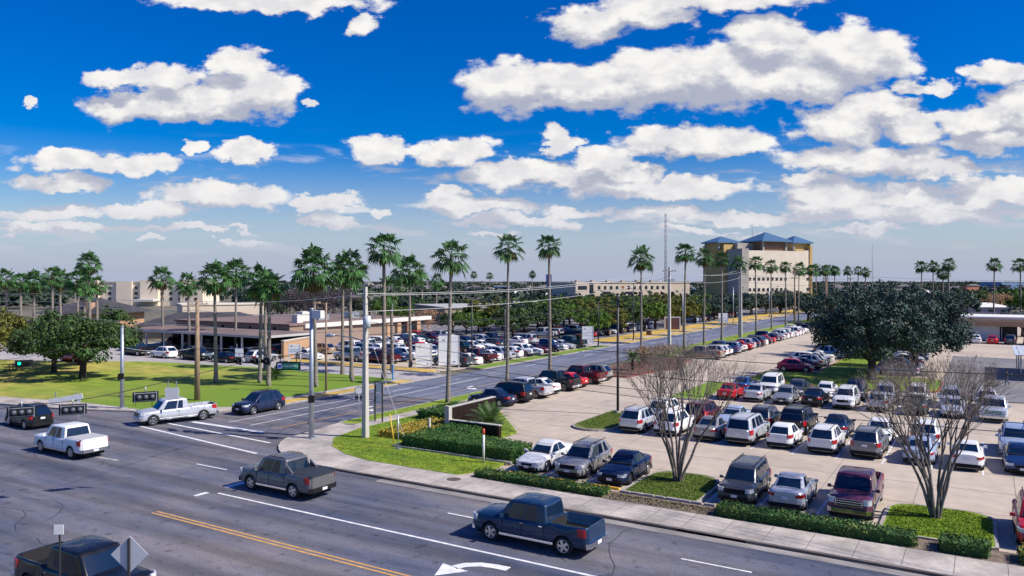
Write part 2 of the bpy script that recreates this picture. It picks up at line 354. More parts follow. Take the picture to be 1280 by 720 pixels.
# corner sidewalk north-east, with the strip along both roads
walk = [(-44.48, 46.5)] + C9[4:] + [(-35.5, 34.52), (60, 34.52), (60, 37.0), (-33.6, 37.0), (-36.0, 37.6), (-38.5, 38.9), (-40.4, 41.0), (-41.3, 44.5), (-41.3, 57.3), (-42.7, 57.3), (-42.7, 45.5), (-43.4, 45.2)]
slab('sidewalk', walk, -.05, .125, WALK)
b = MB()
for i in range(40):
    x = -34+i*1.83
    b.box((x, 35.78, .1265), (.025, 2.35, .003))
for i in range(7): b.box((-42.0, 45.4+i*1.8, .1265), (1.35, .025, .003))
struct(b.build('sidewalk_joints', mat('joint', (.14, .125, .11), .9)))
b = MB(); b.prism(ccw([(-34, 34.36), (60, 34.36), (60, 34.52), (-34, 34.52)]), -.05, .115); struct(b.build('kerb', KERBD))
b = MB(); b.sheet([(-30, 33.75), (60, 33.75), (60, 34.36), (-30, 34.36)], .004); struct(b.build('gutter', mat('gutter', (.27, .25, .24), .9, noise=.3, scale=1.5, stretch=(.3, 1, 1))))
raised('avenue_verge', [(-44.4, 45.8), (-43.5, 45.6), (-42.75, 45.9), (-42.75, 57.3), (-42.3, 57.3), (-42.3, 84), (-44.4, 84)], GRASS, .14, True)
raised('avenue_verge_far', [(-44.4, 109.5), (-37.2, 109.5), (-37.2, 111), (-40.4, 111.2), (-40.4, 240), (-44.4, 240)], GRASS, .14)
slab('corner_lawn', [(-33.6, 37.03), (-36.0, 37.63), (-38.5, 38.93), (-40.37, 41.03), (-41.27, 44.5), (-41.27, 57.3), (-36.5, 57.3), (-30.3, 50), (-30.3, 44.7), (-25.7, 42.6), (-25.7, 39.4), (-27.0, 37.03)], -.05, .14, GRASS)
raised('grass_strip', [(-25.65, 38.9), (-25.65, 37.05), (60, 37.05), (60, 38.72), (-25.65, 38.72)], SOIL, .10, False)
raised('parking_island_left', [(-16.75, 38.8), (-16.8, 42.5)] + arc(-15.6, 43.2, 1.15, 170, 90, 5) + arc(-14.2, 43.2, 1.2, 90, 20, 5) + [(-12.75, 42.2), (-12.75, 38.8)], GRASSM, .16)
raised('parking_island_right', [(-4.1, 38.9), (-4.1, 42.6)] + arc(-3., 43.1, 1.1, 180, 90, 5) + arc(-.9, 43.1, 1.2, 90, 0, 5) + [(.35, 38.9)], GRASS, .16)
raised('parking_island_rounded', arc(-26.2, 55.3, 1.7, 180, 350, 10) + [(-24.4, 62.5), (-27.9, 62.5)], GRASSM, .15)
raised('parking_island_middle', [(-26.5, 72.5), (-23.4, 72.5), (-23.4, 86), (-26.5, 86)], GRASSL, .15)
raised('median_lawn', [(-23.4, 92.5)] + arc(-20, 92, 3.4, 190, 265, 6) + [(-8, 88.4)] + arc(-6.6, 91.6, 2.4, 280, 360, 6) + [(-4.2, 100), (-6.6, 101.8), (-12.6, 102.4), (-12.6, 162), (-17.6, 162), (-17.6, 100.8), (-23.4, 99.6)], GRASS, .15, kmat=mat('red_kerb', (.26, .06, .045), .8))
raised('shrub_bed', [(-41.8, 85), (-36.4, 85)] + arc(-36.4, 96.5, 2.5, -60, 60, 6) + [(-36.4, 109), (-41.8, 109)], MULCH, .15, kmat=mat('red_kerb', (.26, .06, .045), .8))
# west side
raised('west_sidewalk', [(-55.5, 50), (-55.5, 49.0)] + arc(-63.6, 49.0, 8.1, 0, -62, 10) + [(-70, 37.95), (-82, 35.55), (-240, 35.35), (-240, 38.2), (-83, 38.3), (-72, 40.6), (-63.8, 41.0), (-61.6, 42.2), (-61.0, 44), (-57.5, 46.5), (-57, 50)], WALK, .125, True)
slab('west_lawn', [(-57, 50.03), (-57.52, 46.53), (-61.03, 44.03), (-61.63, 42.23), (-63.83, 41.03), (-72, 40.63), (-83, 38.33), (-240, 38.23), (-240, 20+30), (-150, 46), (-116, 57.8), (-100, 65.8), (-82, 68.8), (-57, 69.1), (-57, 62)], -.05, .14, GRASSL)
raised('west_avenue_verge', [(-57.0, 50.0), (-55.55, 50.0), (-55.55, 69.1), (-57.0, 69.1)], GRASSD, .135)
b = MB(); b.box((-57.5, 59.5, .15), (1.1, 18.6, .012)); b.box((-56.8, 45.5+8, .0), (.01, .01, .01)); struct(b.build('west_avenue_sidewalk', WALK))
raised('driveway_median', [(-85, 76.3), (-60, 76.3)] + arc(-60, 77.6, 1.3, -90, 90, 6) + [(-85, 78.9)], GRASSD, .15)
raised('lot_verge', [(-57.9, 83), (-55.55, 83), (-55.55, 123.6), (-57.9, 123.6)], GRASSL, .14)
raised('dry_verge', [(-64, 131.4), (-55.55, 131.4), (-55.55, 196), (-64, 196)], GRASSD, .14)
raised('dry_verge_far', [(-64, 203), (-55.55, 203), (-55.55, 420), (-64, 420)], GRASSD, .14)
b = MB(); b.box((-58.2, 163.7, .146), (1.3, 64, .012)); b.box((-58.2, 311, .146), (1.3, 216, .012)); struct(b.build('far_sidewalk', WALK))
# ---- painted markings
b = MB()
def ln(x0, y0, x1, y1, w, z=.005):
    d = Vector((x1-x0, y1-y0)); t = d.normalized(); nn = Vector((-t.y, t.x))*w/2
    b.quad((x0-nn.x, y0-nn.y, z), (x1-nn.x, y1-nn.y, z), (x1+nn.x, y1+nn.y, z), (x0+nn.x, y0+nn.y, z))
ln(-35.6, 27.4, 60, 27.4, .15)
for x in (-35.8-6.6, -22.8, -10.8, 1.2): ln(x, 31.05, x+2.9, 31.05, .12)
ln(-36.2, 31.5, -36.2, 34.0, .45); ln(-36.2, 28.4, -36.2, 30.6, .45); ln(-36.2, 26.4, -36.2, 27.2, .3)
ln(-58.9, 36.9, -41.5, 35.0, .22); ln(-57.4, 38.7, -43.4, 37.8, .22); ln(-55.2, 40.1, -46.8, 40.1, .45)
ln(-52.6, 41.5, -52.6, 58, .12); ln(-50., 41.5, -50.8, 75, .13)
for y in range(62, 300, 9): ln(-52.6, y, -52.6, y+3, .12)
def arrow(cx, cy, ang, sc=1., turn=1):
    co, si = math.cos(ang), math.sin(ang)
    def P(x, y): return (cx+(x*co-y*si)*sc, cy+(x*si+y*co)*sc, .005)
    pts = [(-1.3, 0), (-.9, .02), (-.45, .12), (-.1, .38), (.05, .68)]
    L_ = []; R_ = []
    for i in range(5):
        a, c = pts[max(0, i-1)], pts[min(4, i+1)]; t = Vector((c[0]-a[0], c[1]-a[1])).normalized(); nx_, ny_ = -t.y*.15, t.x*.15; x0, y0 = pts[i]
        L_.append(P(x0-nx_, (y0-ny_)*turn)); R_.append(P(x0+nx_, (y0+ny_)*turn))
    for i in range(4): b.quad(L_[i], L_[i+1], R_[i+1], R_[i])
    b.add([P(-.45, .72*turn), P(.5, .60*turn), P(.16, 1.45*turn)], [(0, 1, 2)])
arrow(-18.2, 26.3, math.pi, 1.45, 1)
arrow(-48.0, 52, -math.pi/2, 1.3, 1); arrow(-47.8, 68, -math.pi/2, 1.3, 1)
struct(b.build('road_marking', WHITEP))
b = MB()
for dy in (23.36, 23.64): ln(-35.4, dy, 60, dy, .11)
ln(-47.2, 41.5, -47.0, 58, .12); ln(-47.0, 58, -47.2, 300, .1)
struct(b.build('centre_line', YELP))
b = MB()
ln(-53.8, 28.5, -47.5, 29.0, .25, .004) ; ln(-33, 25.2, -20, 25.1, .0)
struct(b.build('worn_marking', PALEP))
b = MB()
def stall(x, y0, y1): ln(x, y0, x, y1, .10, .009)
for x in (-22.2, -19.5, -12.4, -9.9, -7.1): stall(x, 39.3, 44.6)
for i in range(12): stall(-24.6+2.72*i, 53.6, 64.6)
for i in range(11): stall(-22.8+2.7*i, 73.5, 84.6)
for i in range(10): ln(-42, 58.6+2.75*i, -36.8, 58.6+2.75*i, .1, .009)
for i in range(28): ln(-39.5, 110.6+2.8*i, -32, 110.6+2.8*i, .1, .009)
for i in range(20):
    ln(-23, 101.3+2.75*i, -18.1, 101.3+2.75*i, .1, .009); ln(-12, 103.6+2.75*i, -6.6, 103.6+2.75*i, .1, .009)
struct(b.build('stall_line', WHITEP))
b = MB()   # slab joints in the concrete lot
for i in range(18): b.box((-6+0, 45+i*4.6, .0105), (72, .03, .002))
for i in range(14): b.box((-40+i*4.6, 74, .0105), (.03, 62, .002))
struct(b.build('slab_joints', mat('joint_lot', (.22, .195, .17), .9)))
b = MB()   # tarred cracks and the dark wheel lanes worn in the street
def crack(pts, w=.05):
    for i in range(len(pts)-1): ln(*pts[i], *pts[i+1], w, .003)
for k in range(16):
    x, y = rnd.uniform(-62, -10), rnd.uniform(14, 34); pts = [(x, y)]; a = rnd.choice([0, 0, 1.5])+rnd.uniform(-.3, .3)
    for j in range(rnd.randint(4, 10)): a += rnd.uniform(-.5, .5); x += math.cos(a)*.9; y += math.sin(a)*.9; pts.append((x, y))
    crack([q for q in pts if 8 < q[1] < 34.2], .04)
struct(b.build('road_cracks', mat('tar', (.03, .03, .035), .7)))
b = MB()
for i in range(14): b.add([(-26.1+.42*math.cos(i*math.tau/14), 36.1+.42*math.sin(i*math.tau/14), .128) for i in range(14)], [tuple(range(14))]) if i == 0 else None
tag(b.build('manhole_cover', mat('rusty_iron', (.11, .08, .07), .8, noise=.3)), 'round rusty manhole cover set in the sidewalk beside the lawn', 'manhole cover')
b = MB(); b.box((-59.6, 40.3, .129), (1.5, 1.2, .006)); struct(b.build('tactile_paving', mat('red_tactile', (.42, .13, .11), .8, noise=.2, scale=12)))

# ------------------------------------------------------------ vehicles
def interp(tab, x):
    if x >= tab[0][0]: return tab[0][1]
    for (x0, z0), (x1, z1) in zip(tab, tab[1:]):
        if x >= x1:
            t = (x0-x)/(x0-x1); t = t*t*(3-2*t)*.5+t*.5; return z0+(z1-z0)*t
    return tab[-1][1]
def vehicle_parts(S):
    L, W, r = S['L'], S['W'], S['r']; h = L/2; hwm = W/2; p = S.get('p', 8)
    xw = S['wheels']; sill = S.get('sill', .24); belt = S['belt']; top = S['top']; bed = S.get('bed'); ra = r+.055
    def plan(x): return hwm*(max(0, 1-(min(abs(x)/h, .992))**p))**(1/p)
    def kx(z, front):
        return (.10*max(0, z-.55)+.10*max(0, .42-z)) * (1.0 if front else .6) * S.get('rake', 1.)
    xs = [h, h-.02, h-.06, h-.13, h-.24, h-.4, h-.6]
    xs += [-q for q in xs]
    for q in xw:
        for i in range(-6, 7): xs.append(q+ra*math.sin(i/6*math.pi/2))
        xs += [q+ra+.002, q-ra-.002]
    n0 = int(L/.22)
    xs += [h-L*i/n0 for i in range(1, n0)]
    if bed: xs += [bed[0], bed[0]-.015, bed[1], bed[1]+.015]
    xs = sorted(set(round(q, 4) for q in xs), reverse=True)
    xs = [q for i, q in enumerate(xs) if i == 0 or xs[i-1]-q > .008 or any(abs(q-w) < ra+.01 for w in xw)]
    rows = []
    for x in xs:
        hw = plan(x); zt = interp(top, x); zs = interp(belt, x); za = 0
        for q in xw:
            if abs(x-q) <= ra: za = max(za, r+math.sqrt(max(0, ra*ra-(x-q)**2)))
        ew = max(0, 1-(h-abs(x))/.5); front = x > 0
        pts = []
        for f, ins in ((0, .07), (.10, .015), (.3, 0), (.52, .0), (.56, .012), (.80, .022), (.93, .05)):
            z = sill+(zs-sill)*f; i2 = ins
            if z < za: z = za; i2 = -.012
            elif za > r+.1 and f < .9: i2 = min(ins, -.012+.05*max(0, z-za))
            pts.append((hw-i2, z))
        inbed = bed and bed[1]+.01 < x < bed[0]-.01
        if inbed: pts += [(hw-.07, zs+.005), (hw-.14, zs+.005), (hw-.16, bed[2]), (hw*.5, bed[2]), (0, bed[2])]
        else: pts += [(hw-.11, zs), (hw*.83, zs+(zt-zs)*.35), (hw*.62, zs+(zt-zs)*.72), (hw*.34, zs+(zt-zs)*.95), (0, zt)]
        row = []
        for sgn in (1, -1):
            rr = [(x-(1 if front else -1)*kx(z, front)*ew, sgn*y, z) for y, z in pts]
            row += rr if sgn == 1 else rr[-2::-1]
        rows.append(row)
    b = MB(); m = len(rows[0]); vs = [v for rw in rows for v in rw]; fs = []
    for i in range(len(rows)-1):
        for j in range(m-1): fs.append((i*m+j, i*m+j+1, (i+1)*m+j+1, (i+1)*m+j))
    fs.append(tuple(range(m))[::-1]); o = (len(rows)-1)*m; fs.append(tuple(o+j for j in range(m)))
    b.add(vs, fs, 0, True); b.sm[-1] = b.sm[-2] = False
    if bed:
        for i in range(len(rows)-1):
            if bed[1] <= xs[i] <= bed[0]+.001 and bed[1]-.02 <= xs[i+1]:
                for j in range(9, m-1-9): b.mi[i*(m-1)+j] = 1
    # black underbody
    b.box((0, 0, (sill+.28+.2)/2+.02), (L-.36, W-.62, .50), m=1)
    # greenhouse
    xa, xb, xc, xd, zr, yb, yt = S['gh']; parts = {}
    zb0 = S.get('zb0')
    frc = [0, .3, .6, .86, 1.]
    side = S['side']   # column fractions and glass flags
    cols = [('f', y) for y in frc] + [('s', q) for q in side['cols'][1:-1]] + [('r', y) for y in frc[::-1]]
    def ring(t, inset=1., dz=0.):
        y1 = yb+(yt-yb)*t; x0 = xa+(xb-xa)*t; x1 = xd+(xc-xd)*t; out = []
        cx = (x0+x1)/2
        for k, q in cols:
            bow_f = .10*(1-.3*t); bow_r = .06
            if k == 'f': x, y = x0-bow_f*q*q*q, y1*q*(1 if q < 1 else .985)
            elif k == 'r': x, y = x1+bow_r*q*q*q, y1*q*(1 if q < 1 else .985)*S.get('rw', .97)
            else: x, y = x0-bow_f+(x1+bow_r-x0+bow_f)*q, y1*(1-.03*(2*q-1)**2)*(1 if q < .8 else 1-(1-S.get('rw', .97))*(q-.8)*5)
            zb = interp(belt, x)-.06 if zb0 is None else zb0
            z = zb+(zr-zb)*t+dz-S.get('curve', .06)*t*(((cx+(x-cx)*inset)-(xb+xc)/2+.15)/((xb-xc)/2))**2
            if t < .02 and k == 'f': z -= .02
            out.append((cx+(x-cx)*inset, y*inset, z-(.025 if inset == 1 and t == 1 else 0)))
        full = out+[(x, -y, z) for x, y, z in out[-2:0:-1]]
        return full
    tl = [0, .09, .5, .90, 1.]
    rings = [ring(t) for t in tl]+[ring(1, .955, .018), ring(1, .82, .035), ring(1, .5, .05), ring(1, .12, .055)]
    nc = len(rings[0]); nh = len(cols)
    paint = MB(); gl = {'windshield': MB(), 'rear_window': MB()}; sides = [MB() for _ in side['glass']*2]
    allv = [v for rg in rings for v in rg]
    pf = []
    glassf = {}
    for i in range(len(rings)-1):
        for j in range(nc):
            j2 = (j+1) % nc; f = (i*nc+j, i*nc+j2, (i+1)*nc+j2, (i+1)*nc+j)
            jj = j if j < nh-1 else (nc-1-j)   # half column index
            sgn = 0 if j < nh-1 else 1
            key = None
            if i in (1, 2):
                k0 = cols[jj]; k1 = cols[jj+1]
                if k0[0] == 'f' and k1[0] == 'f' and k1[1] < 1: key = 'windshield'
                elif k0[0] == 'r' and k1[0] == 'r' and k0[1] < 1: key = 'rear_window' if S.get('rearglass', True) else None
                else:
                    q = (jj-4)
                    for gi, (a, c) in enumerate(side['glass']):
                        if a <= q < c: key = ('side', gi, sgn)
            if key: glassf.setdefault(key, []).append(f)
            else: pf.append(f)
    paint.add(allv, pf, 0, True)
    topc = tuple((len(rings)-1)*nc+j for j in range(nc)); paint.add([allv[i] for i in topc], [tuple(range(nc))], 0, True)
    blackm = MB()
    def sub(fl):
        ids = sorted(set(i for f in fl for i in f)); mp = {i: k for k, i in enumerate(ids)}
        q = MB(); q.add([allv[i] for i in ids], [tuple(mp[i] for i in f) for f in fl], 0, True); return q
    b.add(paint.v, paint.f, 0, True)
    b.box(((xa+xd)/2, 0, (S.get('zb0') or interp(belt, 0))+.02), (max(.5, xa-xd-.5), W-.45, .12), m=1)
    P = {'body': b.mesh('body', [PAINT, BLACKP])}
    G = []
    for key, fl in glassf.items():
        G.append((key if isinstance(key, str) else 'side_window', sub(fl).mesh('glass', GLASS)))
    # wrap panels
    def surf(y, z, front, off):
        x = h*(1-(min(abs(y)/hwm, .995))**p)**(1/p); x = x-kx(z, front)*max(0, 1-(h-x)/.5)+off
        return x if front else -x
    def panel(y0, y1, z0, z1, front, mt, name, off=.018, n=5, depth=.06):
        q = MB(); vs = []; 
        for i in range(n+1):
            y = y0+(y1-y0)*i/n
            for z in (z0, z1):
                yy = y*(1+off*.6)
                vs.append((surf(y, z, front, off), yy, z))
            for z in (z0, z1): vs.append((surf(y, z, front, off-depth), y*.97, z))
        fs = []
        for i in range(n):
            o = i*4; e = o+4
            fs += [(o, e, e+1, o+1), (o+1, e+1, e+3, o+3), (o, o+2, e+2, e)]
        fs += [(0, 1, 3, 2), (n*4, n*4+2, n*4+3, n*4+1)]
        q.add(vs, fs); return (name, q.mesh(name, mt))
    X = []; far = []
    fz = S['lights']
    for s in (1, -1):
        X.append(panel(s*fz['h'][0]*hwm, s*fz['h'][1]*hwm, fz['h'][2], fz['h'][3], True, HEADL, 'headlight'))
        X.append(panel(s*fz['t'][0]*hwm, s*fz['t'][1]*hwm, fz['t'][2], fz['t'][3], False, TAILL, 'taillight'))
    far += X[:]
    g = fz['g']; X.append(panel(-g[0]*hwm, g[0]*hwm, g[1], g[2], True, CHROME if S.get('chrome') else BLACKP, 'grille', .012, 6)); far.append(X[-1])
    if S.get('chrome'):
        for k in range(3):
            q = MB(); zz = g[1]+(g[2]-g[1])*(k+.5)/3; q.box((h+.012-kx(zz, True), 0, zz), (.03, g[0]*W*.93, (g[2]-g[1])*.2)); X.append(('grille_slot', q.mesh('grille_slot', BLACKP)))
    lb = MB(); bm = S.get('bumper', BLACKP); bo = .09 if bed else .025
    n1, q1 = panel(-.93*hwm, .93*hwm, sill+.0, sill+.20, True, bm, 'bumper', bo*.7, 10, .12); n2, q2 = panel(-.93*hwm, .93*hwm, sill+.02, sill+.24, False, bm, 'bumper', bo, 10, .12)
    X += [(n1, q1), (n2, q2)]
    if S.get('bumper'): far += [(n1, q1), (n2, q2)]
    X.append(panel(-.16, .16, S.get('pz', .52), S.get('pz', .52)+.14, True, PLATE, 'licence_plate', .045, 1)); X.append(panel(-.16, .16, S.get('pzr', .62), S.get('pzr', .62)+.14, False, PLATE, 'licence_plate', .05 if not bed else .10, 1))
    far.append(X[-1])
    for s in (1, -1):
        q = MB(); xm = xa-.42; zm = interp(belt, xm)+.08; q.box((xm, s*(hwm+.10), zm), (.12, .20, .15), rz=-s*.15, taper=.85); q.box((xm, s*(hwm-.02), zm-.03), (.08, .2, .05)); X.append(('mirror', q.mesh('mirror', PAINT)))
        for xh in S['handles']:
            q = MB(); q.box((xh, s*(hwm-.004), interp(belt, xh)-.13), (.16, .03, .035)); X.append(('door_handle', q.mesh('door_handle', CHROME if S.get('chrome') else PAINT)))
        for xh in S['seams']:
            q = MB(); zt = interp(belt, xh); q.box((xh, s*(hwm-.006), (sill+.1+zt-.06)/2), (.018, .014, zt-sill-.16))
            X.append(('door_seam', q.mesh('door_seam', BLACKP)))
        q = MB(); q.box(((xw[0]+xw[1])/2, s*(hwm-.03), sill+.02), (xw[0]-xw[1]-2*ra-.02, .09, .10)); X.append(('sill', q.mesh('sill', S.get('sillm', BLACKP))))
        if S.get('rails'):
            q = MB(); x0, x1 = S['rails']; q.tube([(x0, s*(yt-.10), zr+.0), (x0-.1, s*(yt-.10), zr+.07), (x1+.1, s*(yt-.12), zr+.07), (x1, s*(yt-.12), zr)], .022, 6); X.append(('roof_rail', q.mesh('roof_rail', S.get('railm', BLACKP))))
        if S.get('sail'):
            q = MB(); a, zb_, x2 = S['sail']
            q.add([(a, s*(hwm-.14), zr-.22), (a, s*(hwm-.10), zb_), (x2, s*(hwm-.09), zb_), (a, s*(hwm-.22), zr-.22), (a, s*(hwm-.2), zb_), (x2, s*(hwm-.19), zb_)], [(0, 1, 2), (5, 4, 3), (0, 2, 5, 3)], 0); X.append(('sail_panel', q.mesh('sail_panel', PAINT)))
    if bed and S.get('tonneau'):
        q = MB(); q.box(((bed[0]+bed[1])/2, 0, interp(belt, bed[0])+.015), (bed[0]-bed[1]+.02, W-.24, .05)); X.append(('bed_cover', q.mesh('bed_cover', S['tonneau'])))
        far.append(X[-1])
    # wheels
    t = MB(); prof = [(r*.60, -.10), (r*.94, -.11), (r, -.085), (r, .085), (r*.94, .11), (r*.64, .105), (r*.60, .07), (0.001, .055)]; n = 24
    for i, (rr, yy) in enumerate(prof):
        for k in range(n): a = math.tau*k/n; t.v.append((rr*math.cos(a), yy, rr*math.sin(a)))
    for i in range(len(prof)-1):
        for k in range(n): k2 = (k+1) % n; t.f.append((i*n+k, i*n+k2, (i+1)*n+k2, (i+1)*n+k)); t.mi.append(0); t.sm.append(i not in (6,))
    tm = t.mesh('wheel', TYRE)
    q = MB(); ns = S.get('spokes', 5); R1 = r*.66
    for k in range(ns):
        a = math.tau*k/ns
        w0, w1 = .055, .085
        pts = [(0.02, -w0), (R1*.92, -w1*.7), (R1*.92, w1*.7), (0.02, w0)]
        vs = [(x*math.cos(a)-y*math.sin(a), yy, x*math.sin(a)+y*math.cos(a)) for yy in (.085, .112 if S.get('deep') else .102) for x, y in pts]
        q.add(vs, [(4, 5, 6, 7), (0, 4, 7, 3), (1, 0, 4, 5)[::-1], (2, 3, 7, 6)])
    o = len(q.v)
    for rr, yy in ((R1*.90, .10), (R1*1.0, .118), (R1*1.02, .10)):
        for k in range(n): a = math.tau*k/n; q.v.append((rr*math.cos(a), yy, rr*math.sin(a)))
    for i in range(2):
        for k in range(n): k2 = (k+1) % n; q.f.append((o+i*n+k, o+i*n+k2, o+(i+1)*n+k2, o+(i+1)*n+k)); q.mi.append(0); q.sm.append(True)
    q.tube([(0, .07, 0), (0, .115, 0)], .065, 12, smooth=False)
    rm = q.mesh('rim', RIM)
    # combined window mesh for distant copies
    allg = MB()
    for key, fl in glassf.items():
        s_ = sub(fl); allg.add(s_.v, s_.f, 0, True)
    return dict(body=P['body'], glass=G, extra=X, far=far, allglass=allg.mesh('windows', GLASS), tyre=tm, rim=rm, S=S)
SD = lambda cols, glass: dict(cols=cols, glass=glass)
LT = dict(h=(.55, .97, .60, .74), t=(.60, .985, .72, .90), g=(.42, .50, .66))
SPECS = {
 'sedan': dict(L=4.75, W=1.84, r=.335, p=7, wheels=(1.42, -1.38), sill=.20, belt=[(2.37, .66), (1.9, .78), (1.0, .90), (0, .93), (-1.2, .97), (-2.0, .98), (-2.37, .93)],
   top=[(2.37, .68), (2.0, .82), (1.2, .96), (.9, .99), (-1.5, 1.05), (-2.1, 1.06), (-2.37, .98)], gh=(1.22, .22, -.85, -1.88, 1.46, .80, .60),
   side=SD([0, .03, .10, .30, .46, .48, .70, .80, .90, 1], [(2, 4), (5, 7)]), handles=(-.02, -.95), seams=(1.0, .02, -.98), lights=dict(h=(.52, .96, .56, .70), t=(.55, .97, .74, .89), g=(.40, .46, .60)), pz=.34, pzr=.62),
 'hatchback': dict(L=4.25, W=1.80, r=.335, p=7, wheels=(1.32, -1.28), sill=.22, belt=[(2.12, .72), (1.7, .86), (1.0, .96), (0, 1.0), (-1.2, 1.05), (-2.12, 1.02)],
   top=[(2.12, .74), (1.8, .90), (1.2, 1.02), (-1.5, 1.08), (-2.12, 1.05)], gh=(1.26, .36, -1.35, -2.04, 1.58, .79, .60),
   side=SD([0, .03, .10, .28, .42, .44, .62, .68, .86, 1], [(2, 4), (5, 7), (8, 8)]), handles=(.02, -.85), seams=(1.0, .06, -.9), lights=dict(h=(.52, .96, .62, .78), t=(.66, .99, .82, 1.06), g=(.42, .48, .64)), pz=.38, pzr=.72),
 'suv': dict(L=4.80, W=1.90, r=.365, p=8, wheels=(1.42, -1.42), sill=.28, belt=[(2.4, .82), (2.0, .97), (1.1, 1.06), (-1.2, 1.10), (-2.4, 1.10)],
   top=[(2.4, .86), (2.1, 1.03), (1.3, 1.12), (-1.5, 1.12), (-2.4, 1.10)], gh=(1.32, .42, -1.72, -2.34, 1.74, .84, .66), side=SD([0, .03, .09, .24, .37, .39, .60, .62, .68, .84, .93, 1], [(2, 4), (5, 6), (8, 9)]),
   handles=(.02, -.92), seams=(1.05, .08, -1.0), lights=dict(h=(.55, .97, .76, .92), t=(.74, .985, .82, 1.08), g=(.50, .66, .88)), rails=(.45, -1.9), pz=.48, pzr=.80),
 'large_suv': dict(L=5.15, W=2.0, r=.39, p=9, wheels=(1.52, -1.48), sill=.33, belt=[(2.57, .92), (2.2, 1.06), (1.2, 1.12), (-2.57, 1.14)],
   top=[(2.57, .95), (2.3, 1.12), (1.4, 1.18), (-2.57, 1.16)], gh=(1.46, .74, -2.20, -2.50, 1.90, .90, .74), side=SD([0, .03, .09, .22, .34, .36, .56, .58, .62, .84, .92, 1], [(2, 4), (5, 6), (8, 9)]),
   handles=(.1, -.88), seams=(1.15, .16, -.95), lights=dict(h=(.6, .97, .80, 1.0), t=(.84, .985, .80, 1.15), g=(.55, .70, .96)), rails=(.6, -2.2), pz=.5, pzr=.82),
 'minivan': dict(L=5.05, W=1.98, r=.345, p=7, wheels=(1.55, -1.45), sill=.22, belt=[(2.52, .72), (2.1, .90), (1.5, 1.0), (-2.52, 1.08)],
   top=[(2.52, .75), (2.2, .95), (1.7, 1.06), (-2.52, 1.08)], gh=(1.72, .75, -2.22, -2.42, 1.75, .88, .72), side=SD([0, .04, .12, .28, .40, .42, .64, .66, .70, .88, .94, 1], [(2, 4), (5, 6), (8, 9)]),
   handles=(.35, -.4), seams=(1.15, .3, -1.0), lights=dict(h=(.5, .96, .64, .80), t=(.82, .985, .85, 1.2), g=(.42, .5, .66)), pz=.38, pzr=.78),
 'pickup': dict(L=5.85, W=2.03, r=.41, p=11, wheels=(1.86, -1.78), sill=.42, belt=[(2.92, 1.0), (2.5, 1.12), (1.4, 1.18), (-.9, 1.20), (-.95, 1.27), (-2.92, 1.29)],
   top=[(2.92, 1.04), (2.6, 1.18), (1.7, 1.25), (-.9, 1.24), (-.95, 1.275), (-2.92, 1.295)], bed=(-1.05, -2.84, .82), gh=(1.62, 1.0, -.84, -.97, 1.92, .93, .79), side=SD([0, .05, .14, .34, .52, .55, .80, .88, .94, 1], [(2, 4), (5, 6)]),
   handles=(.25, -.7), seams=(1.25, .28, -.86), lights=dict(h=(.64, .97, .84, 1.10), t=(.90, .985, .90, 1.22), g=(.60, .74, 1.06)), chrome=True, bumper=CHROME, pz=.46, pzr=.48, deep=True, sillm=CHROME, curve=.035, rw=.98),
 'covered_pickup': None, 'long_pickup': None, 'sail_pickup': None,
}
def derive(base, **k):
    d = dict(SPECS[base]); d.update(k); return d
SPECS['covered_pickup'] = derive('pickup', tonneau=mat('bed_cover', (.10, .10, .11), .7))
SPECS['white_bed_pickup'] = derive('pickup', tonneau=mat('pale_bed_cover', (.45, .45, .47), .6))
SPECS['sail_pickup'] = derive('pickup', L=5.65, wheels=(1.75, -1.55), tonneau=mat('black_bed_cover', (.03, .035, .045), .6), sail=(-.95, 1.28, -1.5), rails=(.7, -.6), railm=BLACKP, chrome=False, bumper=BLACKP)
SPECS['long_pickup'] = derive('pickup', L=6.15, wheels=(2.05, -1.85), bed=(-.90, -2.98, .80), gh=(1.80, 1.18, -.66, -.78, 1.89, .93, .79), belt=[(3.07, 1.0), (2.6, 1.1), (1.6, 1.16), (-.78, 1.18), (-.83, 1.22), (-3.07, 1.24)],
   top=[(3.07, 1.03), (2.7, 1.17), (1.9, 1.23), (-.78, 1.22), (-.83, 1.225), (-3.07, 1.245)], side=SD([0, .05, .16, .4, .58, .62, .80, .86, .94, 1], [(2, 4), (5, 6)]), seams=(1.45, .1), handles=(.2,))
PR = {k: vehicle_parts(v) for k, v in SPECS.items() if v}
WORD = {'sedan': 'sedan', 'hatchback': 'small hatchback', 'suv': 'suv', 'large_suv': 'boxy suv', 'minivan': 'minivan', 'pickup': 'pickup truck', 'covered_pickup': 'covered pickup truck', 'white_bed_pickup': 'pickup truck with a pale bed cover',
        'sail_pickup': 'pickup truck with sloping rear pillars', 'long_pickup': 'long pickup truck'}
CATG = {'sedan': 'car', 'hatchback': 'car', 'suv': 'suv', 'large_suv': 'suv', 'minivan': 'minivan'}
PC = {'white': (.80, .81, .82, 0), 'silver': (.56, .58, .62, .35), 'grey': (.24, .25, .27, .3), 'pewter': (.36, .35, .34, .35), 'dark grey': (.07, .08, .10, .3), 'black': (.006, .008, .012, 0), 'navy': (.012, .022, .065, .2), 'dark blue': (.015, .04, .13, .3),
      'blue': (.03, .09, .28, .3), 'slate blue': (.010, .038, .095, .15), 'red': (.55, .012, .02, .1), 'maroon': (.11, .012, .02, .2), 'magenta': (.36, .008, .07, .1), 'dark green': (.015, .05, .04, .2), 'taupe': (.15, .15, .16, .3), 'tan': (.36, .28, .20, .3), 'purple-brown': (.16, .045, .085, .2), 'pale blue': (.46, .56, .72, .3)}
NCAR = [0]
